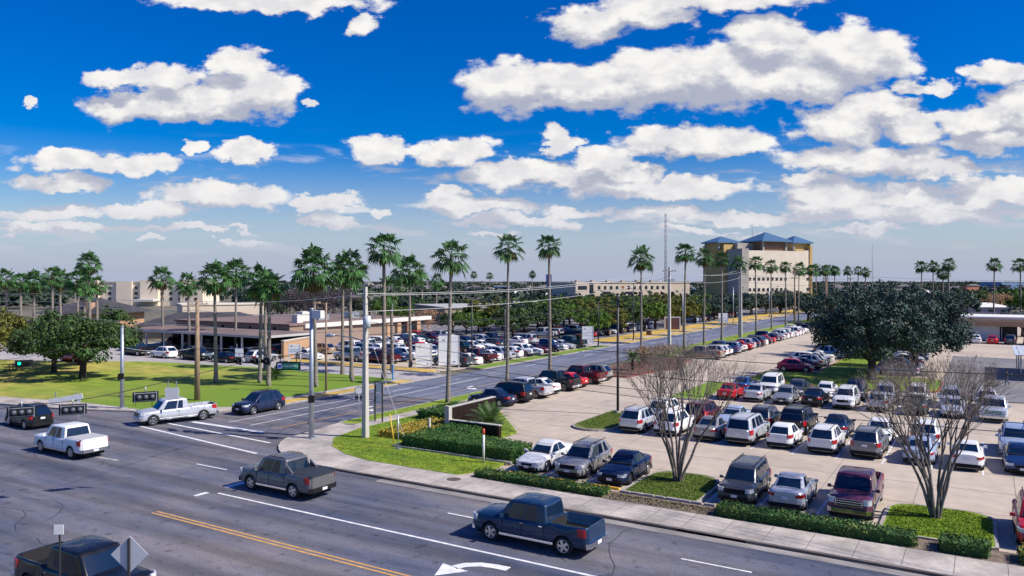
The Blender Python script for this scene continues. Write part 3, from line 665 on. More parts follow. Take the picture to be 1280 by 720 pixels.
def car(kind, colour, x, y, heading, label, group=None, near=True, sc=1.):
    P_ = PR[kind]; S = P_['S']; NCAR[0] += 1
    name = 'pickup_truck' if 'pickup' in kind else ('parked_car' if group else 'car')
    if group: heading += rnd.uniform(-1.6, 1.6); x += rnd.uniform(-.12, .12); y += rnd.uniform(-.12, .12)
    t = thing(name, label, 'pickup truck' if 'pickup' in kind else CATG[kind], (x, y, .006), R(heading), group); t.scale = (sc*rnd.uniform(.96, 1.04), sc, sc*rnd.uniform(.96, 1.05)) if group else (sc, sc, sc)
    c = list(PC[colour]); f = rnd.uniform(.88, 1.1); c[:3] = [min(.85, q*f) for q in c[:3]]
    o = inst('body', P_['body'], t); o.color = c
    if near:
        for nme, me in P_['glass']: inst(nme, me, t)
        for nme, me in P_['extra']:
            q = inst(nme, me, t); q.color = c
    else:
        inst('windows', P_['allglass'], t)
        for nme, me in P_['far']: inst(nme, me, t)
    hw = S['W']/2-.125
    for wx in S['wheels']:
        for s in (1, -1):
            w = inst('wheel', P_['tyre'], t, (wx, s*hw, S['r']), rz=0 if s == 1 else math.pi)
            inst('rim', P_['rim'], w)
    return t
# headings: +X=0, +Y=90 (away), -X=180, -Y=270 (towards the camera)
# moving traffic
car('pickup', 'slate blue', -16.9, 29.7, 180, 'dark blue crew-cab pickup truck with an open bed driving along the near street')
car('sail_pickup', 'taupe', -32.8, 29.7, 180, 'grey-brown pickup truck with a covered bed and sloping rear pillars at the stop line')
car('white_bed_pickup', 'white', -52.3, 28.6, 180, 'white crew-cab pickup truck with a pale bed cover crossing the middle of the intersection')
car('long_pickup', 'silver', -56.7, 39.6, 252, 'silver pickup truck turning at the far corner of the intersection')
car('suv', 'navy', -54.6, 46.3, 272, 'dark navy crossover with roof rails waiting behind the silver pickup truck on the avenue')
car('suv', 'black', -64.9, 32.2, 176, 'black suv driving out of the left edge of the picture behind a hanging signal')
car('pickup', 'black', -28.2, 15.9, 3, 'black crew-cab pickup truck with an open bed cut off by the bottom left corner')
# front row of the near lot
FR = 'vehicles parked in the front row behind the street hedge'
car('sedan', 'white', -23.4, 42.3, 270, 'white sedan parked nose to the hedge at the left end of the front row', FR)
car('suv', 'pewter', -20.7, 42.2, 270, 'grey-beige suv with roof rails parked between the white and the navy sedan', FR)
car('sedan', 'navy', -17.95, 42.0, 270, 'dark navy sedan parked beside the left grass island', FR)
car('large_suv', 'dark grey', -11.1, 42.1, 270, 'dark suv with a pale roof parked just right of the left grass island', FR, sc=.94)
car('sedan', 'silver', -8.5, 42.3, 90, 'silver sedan backed towards the lane, its tail to the street hedge', FR)
car('long_pickup', 'purple-brown', -5.6, 42.8, 270, 'sun-faded purple-brown pickup truck parked beside the right grass island', FR)
car('suv', 'red', 2.0, 42.2, 270, 'red suv cut off by the right edge of the picture', FR)
R2_ = 'vehicles in the second row of the near parking lot'
r2 = [('suv', 'silver', 90, 'silver crossover at the left end of the second row beside the rounded island'), ('suv', 'white', 90, 'white suv seen through the left bare tree'),
      ('sedan', 'pewter', 90, 'grey-beige sedan just right of the left bare tree in the second row'), ('large_suv', 'silver', 90, 'silver boxy suv parked tail out beside the white hatchback'),
      ('hatchback', 'white', 90, 'white small hatchback with high tail lamps in the second row'), ('suv', 'white', 90, 'white suv parked tail out between the white hatchback and the grey suv'),
      ('suv', 'grey', 90, 'dark grey suv parked tail out beside an empty stall in the second row'), ('sedan', 'pale blue', 90, 'pale blue sedan behind the stems of the right bare tree'),
      ('sedan', 'white', 90, 'white sedan with wide red tail lamps behind the right bare tree')]
for i, (k, c, hd, lb) in enumerate(r2):
    X_ = [-23.0, -20.2, -17.3, -14.7, -12.0, -9.3, -6.5, -3.7, -1.0][i]
    car(k, c, X_, 56.6 if k != 'pickup' else 57, hd, lb, R2_)
car('sedan', 'dark blue', 1.75, 57, 270, 'dark blue sedan facing the lane at the right edge of the second row', R2_)
R3_ = 'vehicles in the third row of the near parking lot'
for X_, k, c, hd, lb in [(-22.9, 'suv', 'white', 90, 'white suv half hidden behind the silver crossover in the third row'), (-19.9, 'minivan', 'maroon', 90, 'maroon minivan parked tail towards the back rows behind the left bare tree'),
      (-17.3, 'sedan', 'pale blue', 270, 'pale blue sedan in the third row behind the grey-beige sedan'), (-14.8, 'suv', 'dark grey', 90, 'dark grey suv in the third row behind the silver boxy suv'),
      (-12.2, 'large_suv', 'black', 90, 'black boxy suv in the third row behind the white hatchback'), (-9.4, 'sedan', 'navy', 90, 'navy sedan in the third row right of the black boxy suv'),
      (-6.5, 'sedan', 'white', 270, 'white sedan facing the street in the third row behind the dark grey suv'), (-3.7, 'suv', 'white', 90, 'white suv in the third row behind the right bare tree'),
      (1.7, 'suv', 'pale blue', 270, 'pale suv at the right end of the third row')]:
    car(k, c, X_, 62.2, hd, lb, R3_)
R4_ = 'vehicles in the fourth row of the near parking lot'
for X_, k, c, hd, lb in [(-21.4, 'sedan', 'red', 90, 'red sedan parked tail out at the left end of the fourth row'), (-18.8, 'sedan', 'silver', 90, 'silver sedan beside the red sedan in the fourth row'),
      (-16.2, 'sedan', 'grey', 270, 'grey sedan facing the street in the fourth row'), (-13.5, 'sedan', 'black', 90, 'black sedan with tall tail lamps in the fourth row'), (-10.9, 'suv', 'white', 270, 'white boxy suv facing the street in the fourth row'),
      (-8.1, 'hatchback', 'silver', 90, 'silver wagon with red tail lamps right of the white boxy suv'), (-5.2, 'sedan', 'dark green', 90, 'dark green sedan in the fourth row under the bare twigs'),
      (-2.3, 'sedan', 'silver', 270, 'silver sedan facing the street behind the twigs of the right bare tree'), (.5, 'pickup', 'silver', 270, 'silver pickup truck at the right end of the fourth row')]:
    car(k, c, X_, 76.4, hd, lb, R4_)
R5_ = 'vehicles in the fifth row of the near parking lot'
for X_, k, c, hd in [(-21.6, 'sedan', 'blue', 90), (-18.9, 'large_suv', 'white', 270), (-16.2, 'sedan', 'dark grey', 270), (-13.5, 'sedan', 'white', 270), (-10.8, 'suv', 'navy', 270), (-8.1, 'minivan', 'silver', 270), (-5.4, 'suv', 'white', 270), (-2.7, 'suv', 'silver', 270), (.1, 'suv', 'white', 270)]:
    i = int(round((X_+21.6)/2.7)); car(k, c, X_, 82.0, hd, '%s %s, %s from the left end of the fifth parking row' % (c, WORD[k], ORD[i]), R5_)
# column along the avenue, tails to the lot
CA_ = 'vehicles parked in the short row between the sign wall and the shrub bed'
for y, k, c, lb in [(60.2, 'sedan', 'navy', 'navy sedan, nearest of the row beside the sign wall'), (62.9, 'large_suv', 'black', 'black suv right behind the navy sedan near the sign wall'), (66.3, 'pickup', 'silver', 'silver pickup truck with an open bed parked beside the avenue verge'),
      (69.2, 'sedan', 'white', 'white sedan between the silver and the black pickup truck'), (72.2, 'pickup', 'black', 'black pickup truck parked in the row beside the avenue verge'), (75.2, 'sedan', 'red', 'red sedan behind the black pickup truck beside the avenue'),
      (78.6, 'pickup', 'maroon', 'maroon pickup truck in the row beside the avenue verge'), (81.7, 'suv', 'pewter', 'grey-beige suv at the far end of the short row near the shrub bed')]:
    car(k, c, -39.2, y, 180, lb, CA_)
CB_ = 'vehicles in the long row beyond the shrub bed along the avenue'
seq = [('long_pickup', 'tan'), ('suv', 'white'), ('suv', 'white'), ('pickup', 'blue'), ('suv', 'silver'), ('sedan', 'white'), ('sedan', 'red'), ('suv', 'silver'), ('suv', 'dark blue'), ('suv', 'dark grey'), ('sedan', 'white'), ('sedan', 'navy'), ('sedan', 'red'), ('pickup', 'dark blue'), ('sedan', 'navy'), ('sedan', 'silver'), ('suv', 'white'), ('large_suv', 'white'), ('sedan', 'silver'), ('sedan', 'white'), ('minivan', 'white'), ('suv', 'white'), ('pickup', 'white'), ('sedan', 'silver'), ('suv', 'black'), ('pickup', 'dark grey'), ('sedan', 'white'), ('suv', 'navy')]
for i, (k, c) in enumerate(seq):
    car(k, c, -35.2-(.5 if 'pickup' in k else 0), 112.2+2.8*i, 180, '%s %s, %s from the shrub bed in the long row along the avenue' % (c, WORD[k], ORD[i]), CB_, near=i < 7)
CC_ = 'vehicles parked on the left side of the tree-shaded median lawn'
cols1 = ['magenta', 'navy', 'silver', 'white', 'silver', 'white', 'dark grey', 'silver', 'white', 'navy', 'black', 'dark blue', 'silver', 'white', 'navy', 'dark grey', 'white', 'silver']
kinds1 = ['hatchback', 'sedan', 'suv', 'suv', 'sedan', 'sedan', 'sedan', 'suv', 'sedan', 'suv', 'sedan', 'suv', 'sedan', 'minivan', 'sedan', 'suv', 'sedan', 'sedan']
for i in range(18):
    car(kinds1[i], cols1[i], -20.5, 102.7+2.75*i, 180 if i % 3 else 0, '%s %s, %s car of the row left of the shaded median lawn' % (cols1[i], WORD[kinds1[i]], ORD[i]), CC_, near=i < 3)
CD_ = 'vehicles parked on the right side of the tree-shaded median lawn'
cols2 = ['silver', 'grey', 'white', 'silver', 'black', 'white', 'silver', 'navy', 'white', 'silver', 'white', 'dark grey', 'white', 'red', 'silver', 'white', 'black', 'white']
kinds2 = ['sedan', 'sedan', 'suv', 'sedan', 'sedan', 'sedan', 'hatchback', 'suv', 'sedan', 'suv', 'sedan', 'sedan', 'suv', 'sedan', 'sedan', 'sedan', 'suv', 'sedan']
for i in range(18):
    car(kinds2[i], cols2[i], -9.3, 105.+2.75*i, 0 if i % 4 else 180, '%s %s, %s car of the row right of the shaded median lawn' % (cols2[i], WORD[kinds2[i]], ORD[i]), CD_, near=i < 3)
CE_ = 'vehicles parked in front of the orange brick outbuilding'
for i, (k, c) in enumerate([('suv', 'silver'), ('suv', 'black'), ('pickup', 'navy'), ('sedan', 'white'), ('sedan', 'red'), ('suv', 'dark grey'), ('suv', 'white'), ('suv', 'navy')]):
    car(k, c, -9.8+2.75*i, 166.5, 90, '%s %s, %s from the left in front of the orange brick outbuilding' % (c, WORD[k], ORD[i]), CE_, near=False)
# west lot across the avenue
pool = ['white']*6+['silver']*5+['grey', 'dark grey', 'navy', 'navy', 'dark blue', 'black', 'black', 'blue', 'red', 'maroon', 'tan', 'dark green', 'pale blue']
kp = ['sedan']*6+['suv']*5+['hatchback', 'minivan', 'pickup', 'pickup', 'large_suv']
CF_ = 'vehicles in the row of the west lot nearest the avenue'
first = [('pickup', 'dark grey', 180), ('sedan', 'white', 180), ('covered_pickup', 'maroon', 180), ('sedan', 'white', 180), ('suv', 'silver', 0), ('hatchback', 'white', 180), ('pickup', 'white', 0), ('sedan', 'white', 0), ('sedan', 'maroon', 0), ('pickup', 'dark blue', 0), ('sedan', 'white', 0), ('sedan', 'silver', 0), ('pickup', 'dark green', 180)]
for i, (k, c, hd) in enumerate(first):
    car(k, c, -61.2, 84.6+2.85*i, hd, '%s %s, %s from the driveway in the west row nearest the avenue' % (c, WORD[k], ORD[i]), CF_, near=i in (0, 2, 6))
rr2 = random.Random(21)
for X_, nm, y0, y1 in [(-72.2, 'second', 82.5, 122), (-77.6, 'third', 82.5, 122), (-89.2, 'fourth', 88, 122), (-94.0, 'fifth', 104, 124)]:
    y = y0; i = 0
    while y < y1 and i < 30:
        if rr2.random() > .1:
            k, c = rr2.choice(kp), rr2.choice(pool)
            if nm == 'third' and i == 4: k, c = 'suv', 'red'
            car(k, c, X_, y, rr2.choice([0, 180]), '%s %s, %s from the driveway in the %s row of the west lot' % (c, WORD[k], ORD[i], nm), 'vehicles in the %s row of the west lot' % nm, near=False)
            i += 1
        y += 2.8
for i, (k, c, x, y, hd, lb) in enumerate([('pickup', 'black', -112, 71.2, 180, 'black pickup truck parked by the driveway beyond the oaks'), ('suv', 'white', -104.6, 71, 180, 'white suv with red tail lamps parked by the driveway between black vehicles'), ('pickup', 'black', -98, 71.6, 0, 'black pickup truck parked by the driveway in front of the carport'),
      ('sedan', 'black', -91.5, 71.6, 180, 'black sedan parked by the driveway behind the palm trunk'), ('suv', 'silver', -87.5, 74.6, 90, 'silver suv parked tail out near the white sign board by the carport'), ('sedan', 'white', -84.6, 80.8, 0, 'white sedan parked in front of the lit brick wall'), ('suv', 'red', -110, 60.5, 180, 'red suv parked behind the trunks of the left oaks'),
      ('minivan', 'navy', -80.6, 88.5, 180, 'navy minivan parked near the brick building corner'), ('suv', 'silver', -84, 91.5, 180, 'silver suv parked near the brick building behind the navy minivan'), ('pickup', 'white', -86, 95.2, 180, 'white pickup truck parked by the brick building entrance')]):
    car(k, c, x, y, hd, lb, 'vehicles parked by the brick building', near=False)
for i in range(8):
    k, c = rr2.choice(['sedan', 'suv']), rr2.choice(['dark grey', 'navy', 'silver', 'blue'])
    car(k, c, -120+4.2*i, 84.5, 90, '%s %s, %s from the left under the carport roof' % (c, WORD[k], ORD[i]), 'cars in the shade of the carport', near=False)
for nm, X_, y0, n_ in [('near', -70, 136, 12), ('middle', -76, 136, 12), ('far', -70, 208, 14)]:
    for i in range(n_):
        k, c = rr2.choice(kp), rr2.choice(pool); car(k, c, X_, y0+3.4*i, rr2.choice([0, 180]), '%s %s, %s of the %s row under the hospital oaks' % (c, WORD[k], ORD[i], nm), 'vehicles under the hospital oaks', near=False)

# ------------------------------------------------------------ vegetation
def leaf_cloud(b, c, rad, n, size, rg, m=0, flat_=.75, shell=.55):
    for _ in range(n):
        while True:
            d = Vector((rg.uniform(-1, 1), rg.uniform(-1, 1), rg.uniform(-1, 1)))
            if .05 < d.length <= 1: break
        rr = shell+(1-shell)*rg.random(); p = Vector(c)+Vector((d.x*rad[0], d.y*rad[1], d.z*rad[2]))/d.length*rr*(d.length**.3)
        nn = (d.normalized()+Vector((rg.uniform(-1, 1), rg.uniform(-1, 1), rg.uniform(-.4, 1.2)))*.8).normalized()
        a = nn.orthogonal().normalized(); a = Matrix.Rotation(rg.uniform(0, 6.28), 3, nn) @ a; q = nn.cross(a); s = size*rg.uniform(.6, 1.35)
        b.add([p-a*s*.5, p+q*s*.33-nn*s*.08, p+a*s*.5, p-q*s*.33-nn*s*.08], [(0, 1, 2, 3)], m)
def branchy(b, p, d, ln_, r, depth, rg, spread=.55, up=.12, n=4, kids=(2, 3), tips=None, shrink=.72):
    pts = [p]; q = Vector(p); dd = Vector(d).normalized(); k = 3
    for i in range(k):
        dd = (dd+Vector((rg.uniform(-1, 1), rg.uniform(-1, 1), rg.uniform(-.6, .8)+up))*.16).normalized(); q = q+dd*ln_/k; pts.append(q.copy())
    b.tube(pts, [r, r*.9, r*.8, r*.66], n, cap=False)
    if depth <= 0:
        if tips is not None: tips.append(q)
        return
    for i in range(rg.randint(*kids)):
        a = Vector((rg.uniform(-1, 1), rg.uniform(-1, 1), rg.uniform(-1, 1))); nd = (dd+(a-dd*a.dot(dd))*spread+Vector((0, 0, up))).normalized()
        branchy(b, q, nd, ln_*shrink*rg.uniform(.85, 1.15), r*.62, depth-1, rg, spread, up, max(3, n-1), kids, tips, shrink)
def oak_mesh(seed, Rr, H, th, nl, ls, clumps=34):
    rg = random.Random(seed); t = MB(); tips = []
    t.tube([(0, 0, -.1), (0, 0, .25), (.05, 0, th*.6), (.1, .05, th)], [Rr*.10, Rr*.07, Rr*.058, Rr*.06], 9)
    for i in range(6):
        a = i*math.tau/6+rg.uniform(-.3, .3); branchy(t, Vector((.1, .05, th*.85)), Vector((math.cos(a), math.sin(a), .75)), (H-th)*.42, Rr*.032, 3, rg, .6, .1, 5, (2, 2), tips)
    c = MB(); per = nl//clumps; ch = H-th*.75
    for i in range(clumps):
        a = rg.uniform(0, math.tau); e = rg.random()**.75; rad = Rr*(.22+.60*math.sqrt(rg.random()))
        zz = th*.85+ch*(.14+.66*e*math.sqrt(max(.1, 1-(rad/Rr)**2)))
        s = Rr*rg.uniform(.16, .30); leaf_cloud(c, (rad*math.cos(a), rad*math.sin(a), zz), (s, s, s*.66), per, ls, rg)
    for p in tips: leaf_cloud(c, p, (Rr*.13, Rr*.13, Rr*.1), max(4, per//6), ls, rg)
    return t.mesh('trunk', BARK), c
def tree_variants(kind, leafm, n, seed, **k):
    out = []
    for i in range(n):
        t, c = oak_mesh(seed+i, **k); out.append((t, c.mesh('crown', leafm)))
    return out
NEAR_OAK = tree_variants('o', LEAFD, 2, 11, Rr=9.6, H=12., th=2.6, nl=17000, ls=.40, clumps=60)
LEFT_OAK = tree_variants('l', LEAFO, 3, 31, Rr=6.2, H=8.6, th=2.2, nl=9000, ls=.36, clumps=44)
YEL_OAK = tree_variants('y', LEAFY, 2, 41, Rr=5.4, H=7.6, th=1.8, nl=5000, ls=.38, clumps=36)
MID = [tree_variants('m', q, 2, 51+3*i, Rr=5.5, H=8.2, th=2.2, nl=3000, ls=.55, clumps=30) for i, q in enumerate((LEAFO, LEAFY, LEAFG, LEAFD))]
FARS = [tree_variants('f', q, 2, 71+3*i, Rr=6, H=9., th=2., nl=900, ls=1.1, clumps=20) for i, q in enumerate((LEAFO, LEAFG, LEAFD))]
def tree(name, pair, x, y, label, cat='tree', group=None, sc=1., rz=0., scz=None, z=0.):
    t = thing(name, label, cat, (x, y, z), rz, group); t.scale = (sc, sc, scz or sc)
    inst('trunk', pair[0], t); inst('crown', pair[1], t); return t
tree('oak_tree', NEAR_OAK[0], -11.2, 97.5, 'huge dark live oak nearest on the median lawn among the parked cars', group='live oaks on the median lawn', sc=.78, rz=.4, scz=.88, z=.1)
tree('oak_tree', NEAR_OAK[1], -7.6, 110, 'dark live oak in the middle of the median lawn with a forking trunk', group='live oaks on the median lawn', sc=.76, rz=2.0, scz=.90, z=.1)
tree('oak_tree', NEAR_OAK[0], -14.0, 128, 'live oak farther along the median lawn behind the two big oaks', group='live oaks on the median lawn', sc=.78, rz=3.4, scz=.95, z=.1)
tree('oak_tree', NEAR_OAK[1], -13.5, 146, 'live oak at the far end of the median lawn', group='live oaks on the median lawn', sc=.8, rz=5., scz=.9, z=.1)
for i, (x, y, s, lb) in enumerate([(-89.6, 50.4, 1.0, 'spreading live oak with a stout forked trunk, nearest on the left lawn'), (-98.5, 51.8, .85, 'live oak with a slim straight trunk just left of the stout forked one'), (-104.5, 58.5, .9, 'live oak behind the red suv on the left lawn'), (-112, 46, .85, 'live oak at the far left of the lawn behind the bench')]):
    tree('oak_tree', LEFT_OAK[i % 3], x, y, lb, group='live oaks on the left lawn', sc=s, rz=i*1.3, z=.1)
tree('oak_tree', YEL_OAK[0], -105, 44.5, 'yellow-green oak at the left edge of the picture', group='live oaks on the left lawn', sc=1.1, rz=1., z=.1)
tree('oak_tree', YEL_OAK[1], -118, 53, 'yellow-green oak behind the park bench at the left edge', group='live oaks on the left lawn', sc=1.05, rz=2., z=.1)

def fan_crown(seed, nf=46, size=1.25, droop=.5, skirt=16):
    rg = random.Random(seed); b = MB()
    def frond(az, el, ln_, sz, m, bend):
        d = Vector((math.cos(az)*math.cos(el), math.sin(az)*math.cos(el), math.sin(el))); side = Vector((-math.sin(az), math.cos(az), 0)); upv = side.cross(d)*-1
        if upv.z < 0: upv = -upv
        p0 = Vector((0, 0, 0))+d*.12; p1 = p0+d*ln_+Vector((0, 0, -bend*.3)); w = .03
        b.add([p0-side*w, p0+side*w, p1+side*w*.6, p1-side*w*.6], [(0, 1, 2, 3)], m)
        d2 = (d+Vector((0, 0, -bend))).normalized(); n = 11
        tw = rg.uniform(-.5, .5); sd_ = (side*math.cos(tw)+upv*math.sin(tw)).normalized()
        for k in range(n):
            a = R(-105+210*k/(n-1)); l = sz*(1-.28*abs(k-(n-1)/2)/((n-1)/2))*rg.uniform(.85, 1.1)
            dd = (d2*math.cos(a)+sd_*math.sin(a)).normalized(); pe = sd_*math.cos(a)-d2*math.sin(a); pm = p1+dd*l*.6-Vector((0, 0, .05)); pt = p1+dd*l+Vector((0, 0, -.34*sz*rg.uniform(.5, 1.4)))
            ww = l*.10
            b.add([p1, pm-pe*ww, pt, pm+pe*ww], [(0, 1, 2, 3)], m)
    for i in range(nf):
        u = (i+.5)/nf; el = R(78-120*u)+rg.uniform(-.12, .12); frond(i*2.39996+rg.uniform(-.2, .2), el, rg.uniform(.8, 1.4)*size*.95, size*rg.uniform(.85, 1.1), 0, droop*(.35+.5*u))
    for i in range(skirt): frond(i*2.4+rg.uniform(-.3, .3), R(-58+rg.uniform(-16, 12)), .6*size, size*.75, 1, .9)
    return b.mesh('crown', [LEAFP, LEAFDP])
PALMC = [fan_crown(3, 34, 1.25, .6, 7), fan_crown(4, 30, 1.2, .65, 3), fan_crown(5, 40, 1.3, .6, 22), fan_crown(6, 27, 1.15, .7, 8)]
def ptrunk(seed, r0, r1):
    rg = random.Random(seed); b = MB(); a = rg.uniform(0, 6.28); n = 14
    pts = [(.018*math.sin(i/n*2.2)*math.cos(a)*10*(i/n), .018*math.sin(i/n*2.2)*math.sin(a)*10*(i/n), i/n) for i in range(n+1)]
    off = pts[-1]; pts = [(x-off[0]*i/n, y-off[1]*i/n, z) for i, (x, y, z) in enumerate(pts)]
    rad = [r0*(1.35 if i == 0 else 1.08 if i == 1 else 1)+(r1-r0)*i/n for i in range(n+1)]
    b.tube(pts, rad, 9); return b.mesh('trunk', PBARK)
PTR = [ptrunk(1, .26, .15), ptrunk(2, .30, .18), ptrunk(3, .24, .15)]
def palm(x, y, h, label, group=None, ci=0, sc=1., thick=1.):
    t = thing('palm_tree', label, 'palm tree', (x, y, .1), rnd.uniform(0, 6), group)
    tr = inst('trunk', PTR[ci % 3], t, scale=(thick, thick, h)); tr.rotation_euler = (0, 0, 0); t.rotation_euler = (rnd.uniform(-.022, .022), rnd.uniform(-.022, .022), rnd.uniform(0, 6)); sc *= rnd.uniform(.88, 1.12)
    c = inst('crown', PALMC[ci % 4], t, loc=(0, 0, h-.05), rz=rnd.uniform(0, 6), scale=(sc, sc, sc)); return t
GP = 'fan palms in the row along the near side of the avenue'
for i, (x, y, h) in enumerate([(-42.9, 58.4, 14.6), (-43.4, 69.7, 15.9), (-43.4, 79.2, 16.4), (-43.3, 107, 15.6), (-42.8, 124.5, 17.0), (-42.6, 134.5, 16.5), (-42.4, 144.7, 16.4), (-42.4, 157, 15.6), (-42.3, 170, 16.2), (-42.3, 184, 15.6), (-42.3, 199, 15.7), (-42.3, 214, 15.3), (-42.3, 231, 15.2), (-42.3, 250, 15.4), (-42.3, 272, 15.5), (-42.3, 300, 15.8)]):
    palm(x, y, h-.9, 'tall slim fan palm, %s from the intersection on the near side of the avenue' % ORD[i], GP, (1, 3, 1, 0)[i % 4], (.82 if i < 4 else .84), .72)
GL = 'fan palms on the lawns by the brick building'
for i, (x, y, h, lb, ci, sc) in enumerate([(-73.1, 56.0, 13.4, 'fan palm standing on the lawn right of the wooden pole', 2, 1.3), (-79.0, 68.0, 12.0, 'shorter fan palm close behind the lawn palm right of the wooden pole', 0, 1.25), (-69.0, 58.6, 13.0, 'left palm of the pair left of the street name sign', 2, 1.3), (-66.2, 57.4, 12.6, 'right palm of the pair left of the street name sign', 3, 1.2),
      (-61.3, 59.6, 14.3, 'palm just right of the steel signal pole with a full drooping crown', 2, 1.4), (-67.0, 69.5, 14.6, 'palm behind the driveway with a crown hanging in dead leaves', 2, 1.2), (-61.3, 65.1, 14.4, 'palm between the signal pole and the concrete pole', 0, 1.35), (-59.2, 68.2, 16.8, 'tallest palm, standing right behind the concrete utility pole', 1, 1.35), (-64.7, 79.8, 14.4, 'palm with a heavy leafy skirt behind the white sign board', 2, 1.35),
      (-62.5, 73.5, 12.0, 'short palm hidden behind the top of the concrete pole', 3, 1.2), (-124, 84, 13.4, 'fan palm standing in front of the left half of the pale hotel', 0, 1.5), (-109.5, 78.9, 12.5, 'fan palm in front of the middle of the pale hotel', 0, 1.3), (-103.5, 83, 14.4, 'fan palm in front of the right end of the pale hotel', 2, 1.35)]):
    palm(x, y, h-1.7, lb, GL, ci, sc*.74, .95)
GD = 'distant fan palms at the left edge'
for i, (px, h, D) in enumerate([(8, 11.6, 150), (26, 11.2, 158), (42, 11.0, 150), (66, 12.3, 146), (76, 11.4, 162), (98, 11.4, 140), (113, 14.4, 136), (122, 10.6, 150), (106, 10.2, 130)]):
    l = (px-640)/964*D; palm(.8522*l-.5232*D, .5232*l+.8522*D, h, 'distant fan palm beyond the dark hip roof, %s from the left edge' % ORD[i], GD, i, 1.05, 1.1)
GR = 'distant fan palms right of the hospital'
for i, (px, h, D) in enumerate([(1021, 15.8, 330), (1034, 16., 320), (1044, 15.6, 330), (1073, 15.6, 330), (1081, 15., 340), (1152, 16.6, 290), (1166, 16.8, 300), (1186, 16.6, 250), (1242, 16.4, 250), (1276, 16.2, 240), (1178, 14, 290)]):
    l = (px-640)/964*D; palm(.8522*l-.5232*D, .5232*l+.8522*D, h, 'distant fan palm on the skyline right of the hospital, %s from the left' % ORD[i], GR, i, 1.15, 1.1)
for i, (px, h, D) in enumerate([(592, 15, 520), (612, 14.5, 540), (665, 15, 480), (528, 12, 260), (545, 11, 250)]):
    l = (px-640)/964*D; palm(.8522*l-.5232*D, .5232*l+.8522*D, h, 'small far-off palm between the tall avenue palms, %s from the left' % ORD[i], 'far-off palms on the middle skyline', i, 1.25, 1.3)

def myrtle(seed, x, y, H, lean, label, nst=10, spread=.27):
    rg = random.Random(seed); b = MB(); tips = []
    t = thing('bare_tree', label, 'tree', (x, y, .12), 0, None)
    for i in range(nst):
        a = i*math.tau/nst+rg.uniform(-.3, .3); s = rg.uniform(.4, 1.)*spread*1.3
        p = Vector((math.cos(a)*.16, math.sin(a)*.16, -.1)); d = Vector((math.cos(a)*s*.45, math.sin(a)*s*.45, 1)).normalized()
        q = [p]; 
        for k in range(5):
            d = (d+Vector((math.cos(a)*s*.24, math.sin(a)*s*.24, .06))+Vector((rg.uniform(-1, 1), rg.uniform(-1, 1), 0))*.17).normalized(); p = p+d*H*.105; q.append(p.copy())
        b.tube(q, [.085, .078, .07, .062, .056, .048], 7, cap=False)
        for j in range(4):
            aa = Vector((rg.uniform(-1, 1), rg.uniform(-1, 1), 0))*.35; branchy(b, q[-1 if j else -2], (d+aa).normalized(), H*.17, .036, 4, rg, .46, .12, 4, (2, 3), tips, .78)
    b.build('trunk', MBARK, t)
    s = MB()
    for p in tips:
        if rg.random() < .10: leaf_cloud(s, p, (.09, .09, .12), 3, .075, rg)
    s.build('seed_heads', SEED, t)
    return t
myrtle(5, -14.95, 42.4, 7.4, 0, 'leafless multi-stemmed tree on the left grass island of the front row')
myrtle(9, -2.05, 42.4, 7.4, 0, 'leafless multi-stemmed tree on the right grass island of the front row', 12, .25)
LIME = mat('lime_hedge_leaf', (.16, .20, .03), .7, island=.5, transl=.1)
# hedges: clipped foliage
def hedge(name, poly, z0, z1, label, leafm, dens=55, size=.11, group=None, mixm=None):
    rg = random.Random(hash(label) % 1000 if False else len(label)); b = MB(); p = ccw(poly)
    ins = .10; cx = sum(q[0] for q in p)/len(p); cy = sum(q[1] for q in p)/len(p)
    b.prism([(x+(cx-x)*.02, y+(cy-y)*.06) for x, y in p], z0, z1-ins, 0)
    xs = [q[0] for q in p]; ys = [q[1] for q in p]
    def inside(x, y):
        c = False; j = len(p)-1
        for i in range(len(p)):
            if (p[i][1] > y) != (p[j][1] > y) and x < (p[j][0]-p[i][0])*(y-p[i][1])/(p[j][1]-p[i][1])+p[i][0]: c = not c
            j = i
        return c
    def lf(x, y, z, nn):
        nn = (nn+Vector((rg.uniform(-1, 1), rg.uniform(-1, 1), rg.uniform(-1, 1)))*.8).normalized(); a = nn.orthogonal().normalized(); a = Matrix.Rotation(rg.uniform(0, 6.28), 3, nn) @ a; q = nn.cross(a); s = size*rg.uniform(.6, 1.5); c = Vector((x, y, z))
        m = 1 if (mixm and rg.random() < mixm[1]+.35*math.sin(x*2.3)*math.cos(y*1.7)) else 0
        b.add([c-a*s*.6, c+q*s*.4, c+a*s*.6, c-q*s*.4], [(0, 1, 2, 3)], m)
    area = (max(xs)-min(xs))*(max(ys)-min(ys))
    for _ in range(int(area*dens)):
        x, y = rg.uniform(min(xs), max(xs)), rg.uniform(min(ys), max(ys))
        if inside(x, y): lf(x, y, z1+rg.uniform(-.10, .05)+.05*math.sin(x*3.1)*math.sin(y*2.7+x), Vector((0, 0, 1)))
    for i in range(len(p)):
        a, c = Vector(p[i]), Vector(p[(i+1) % len(p)]); d = c-a; t = d.normalized(); nn = Vector((t.y, -t.x, 0))
        for _ in range(int(d.length*(z1-z0)*dens)):
            q = a+d*rg.random(); o = rg.uniform(-.06, .07)+.04*math.sin(q.x*4+q.y*3); lf(q.x+nn.x*o, q.y+nn.y*o, rg.uniform(z0, z1), nn)
    o = b.build(name, [leafm, mixm[0] if mixm else leafm]); return tag(o, label, 'hedge', group)
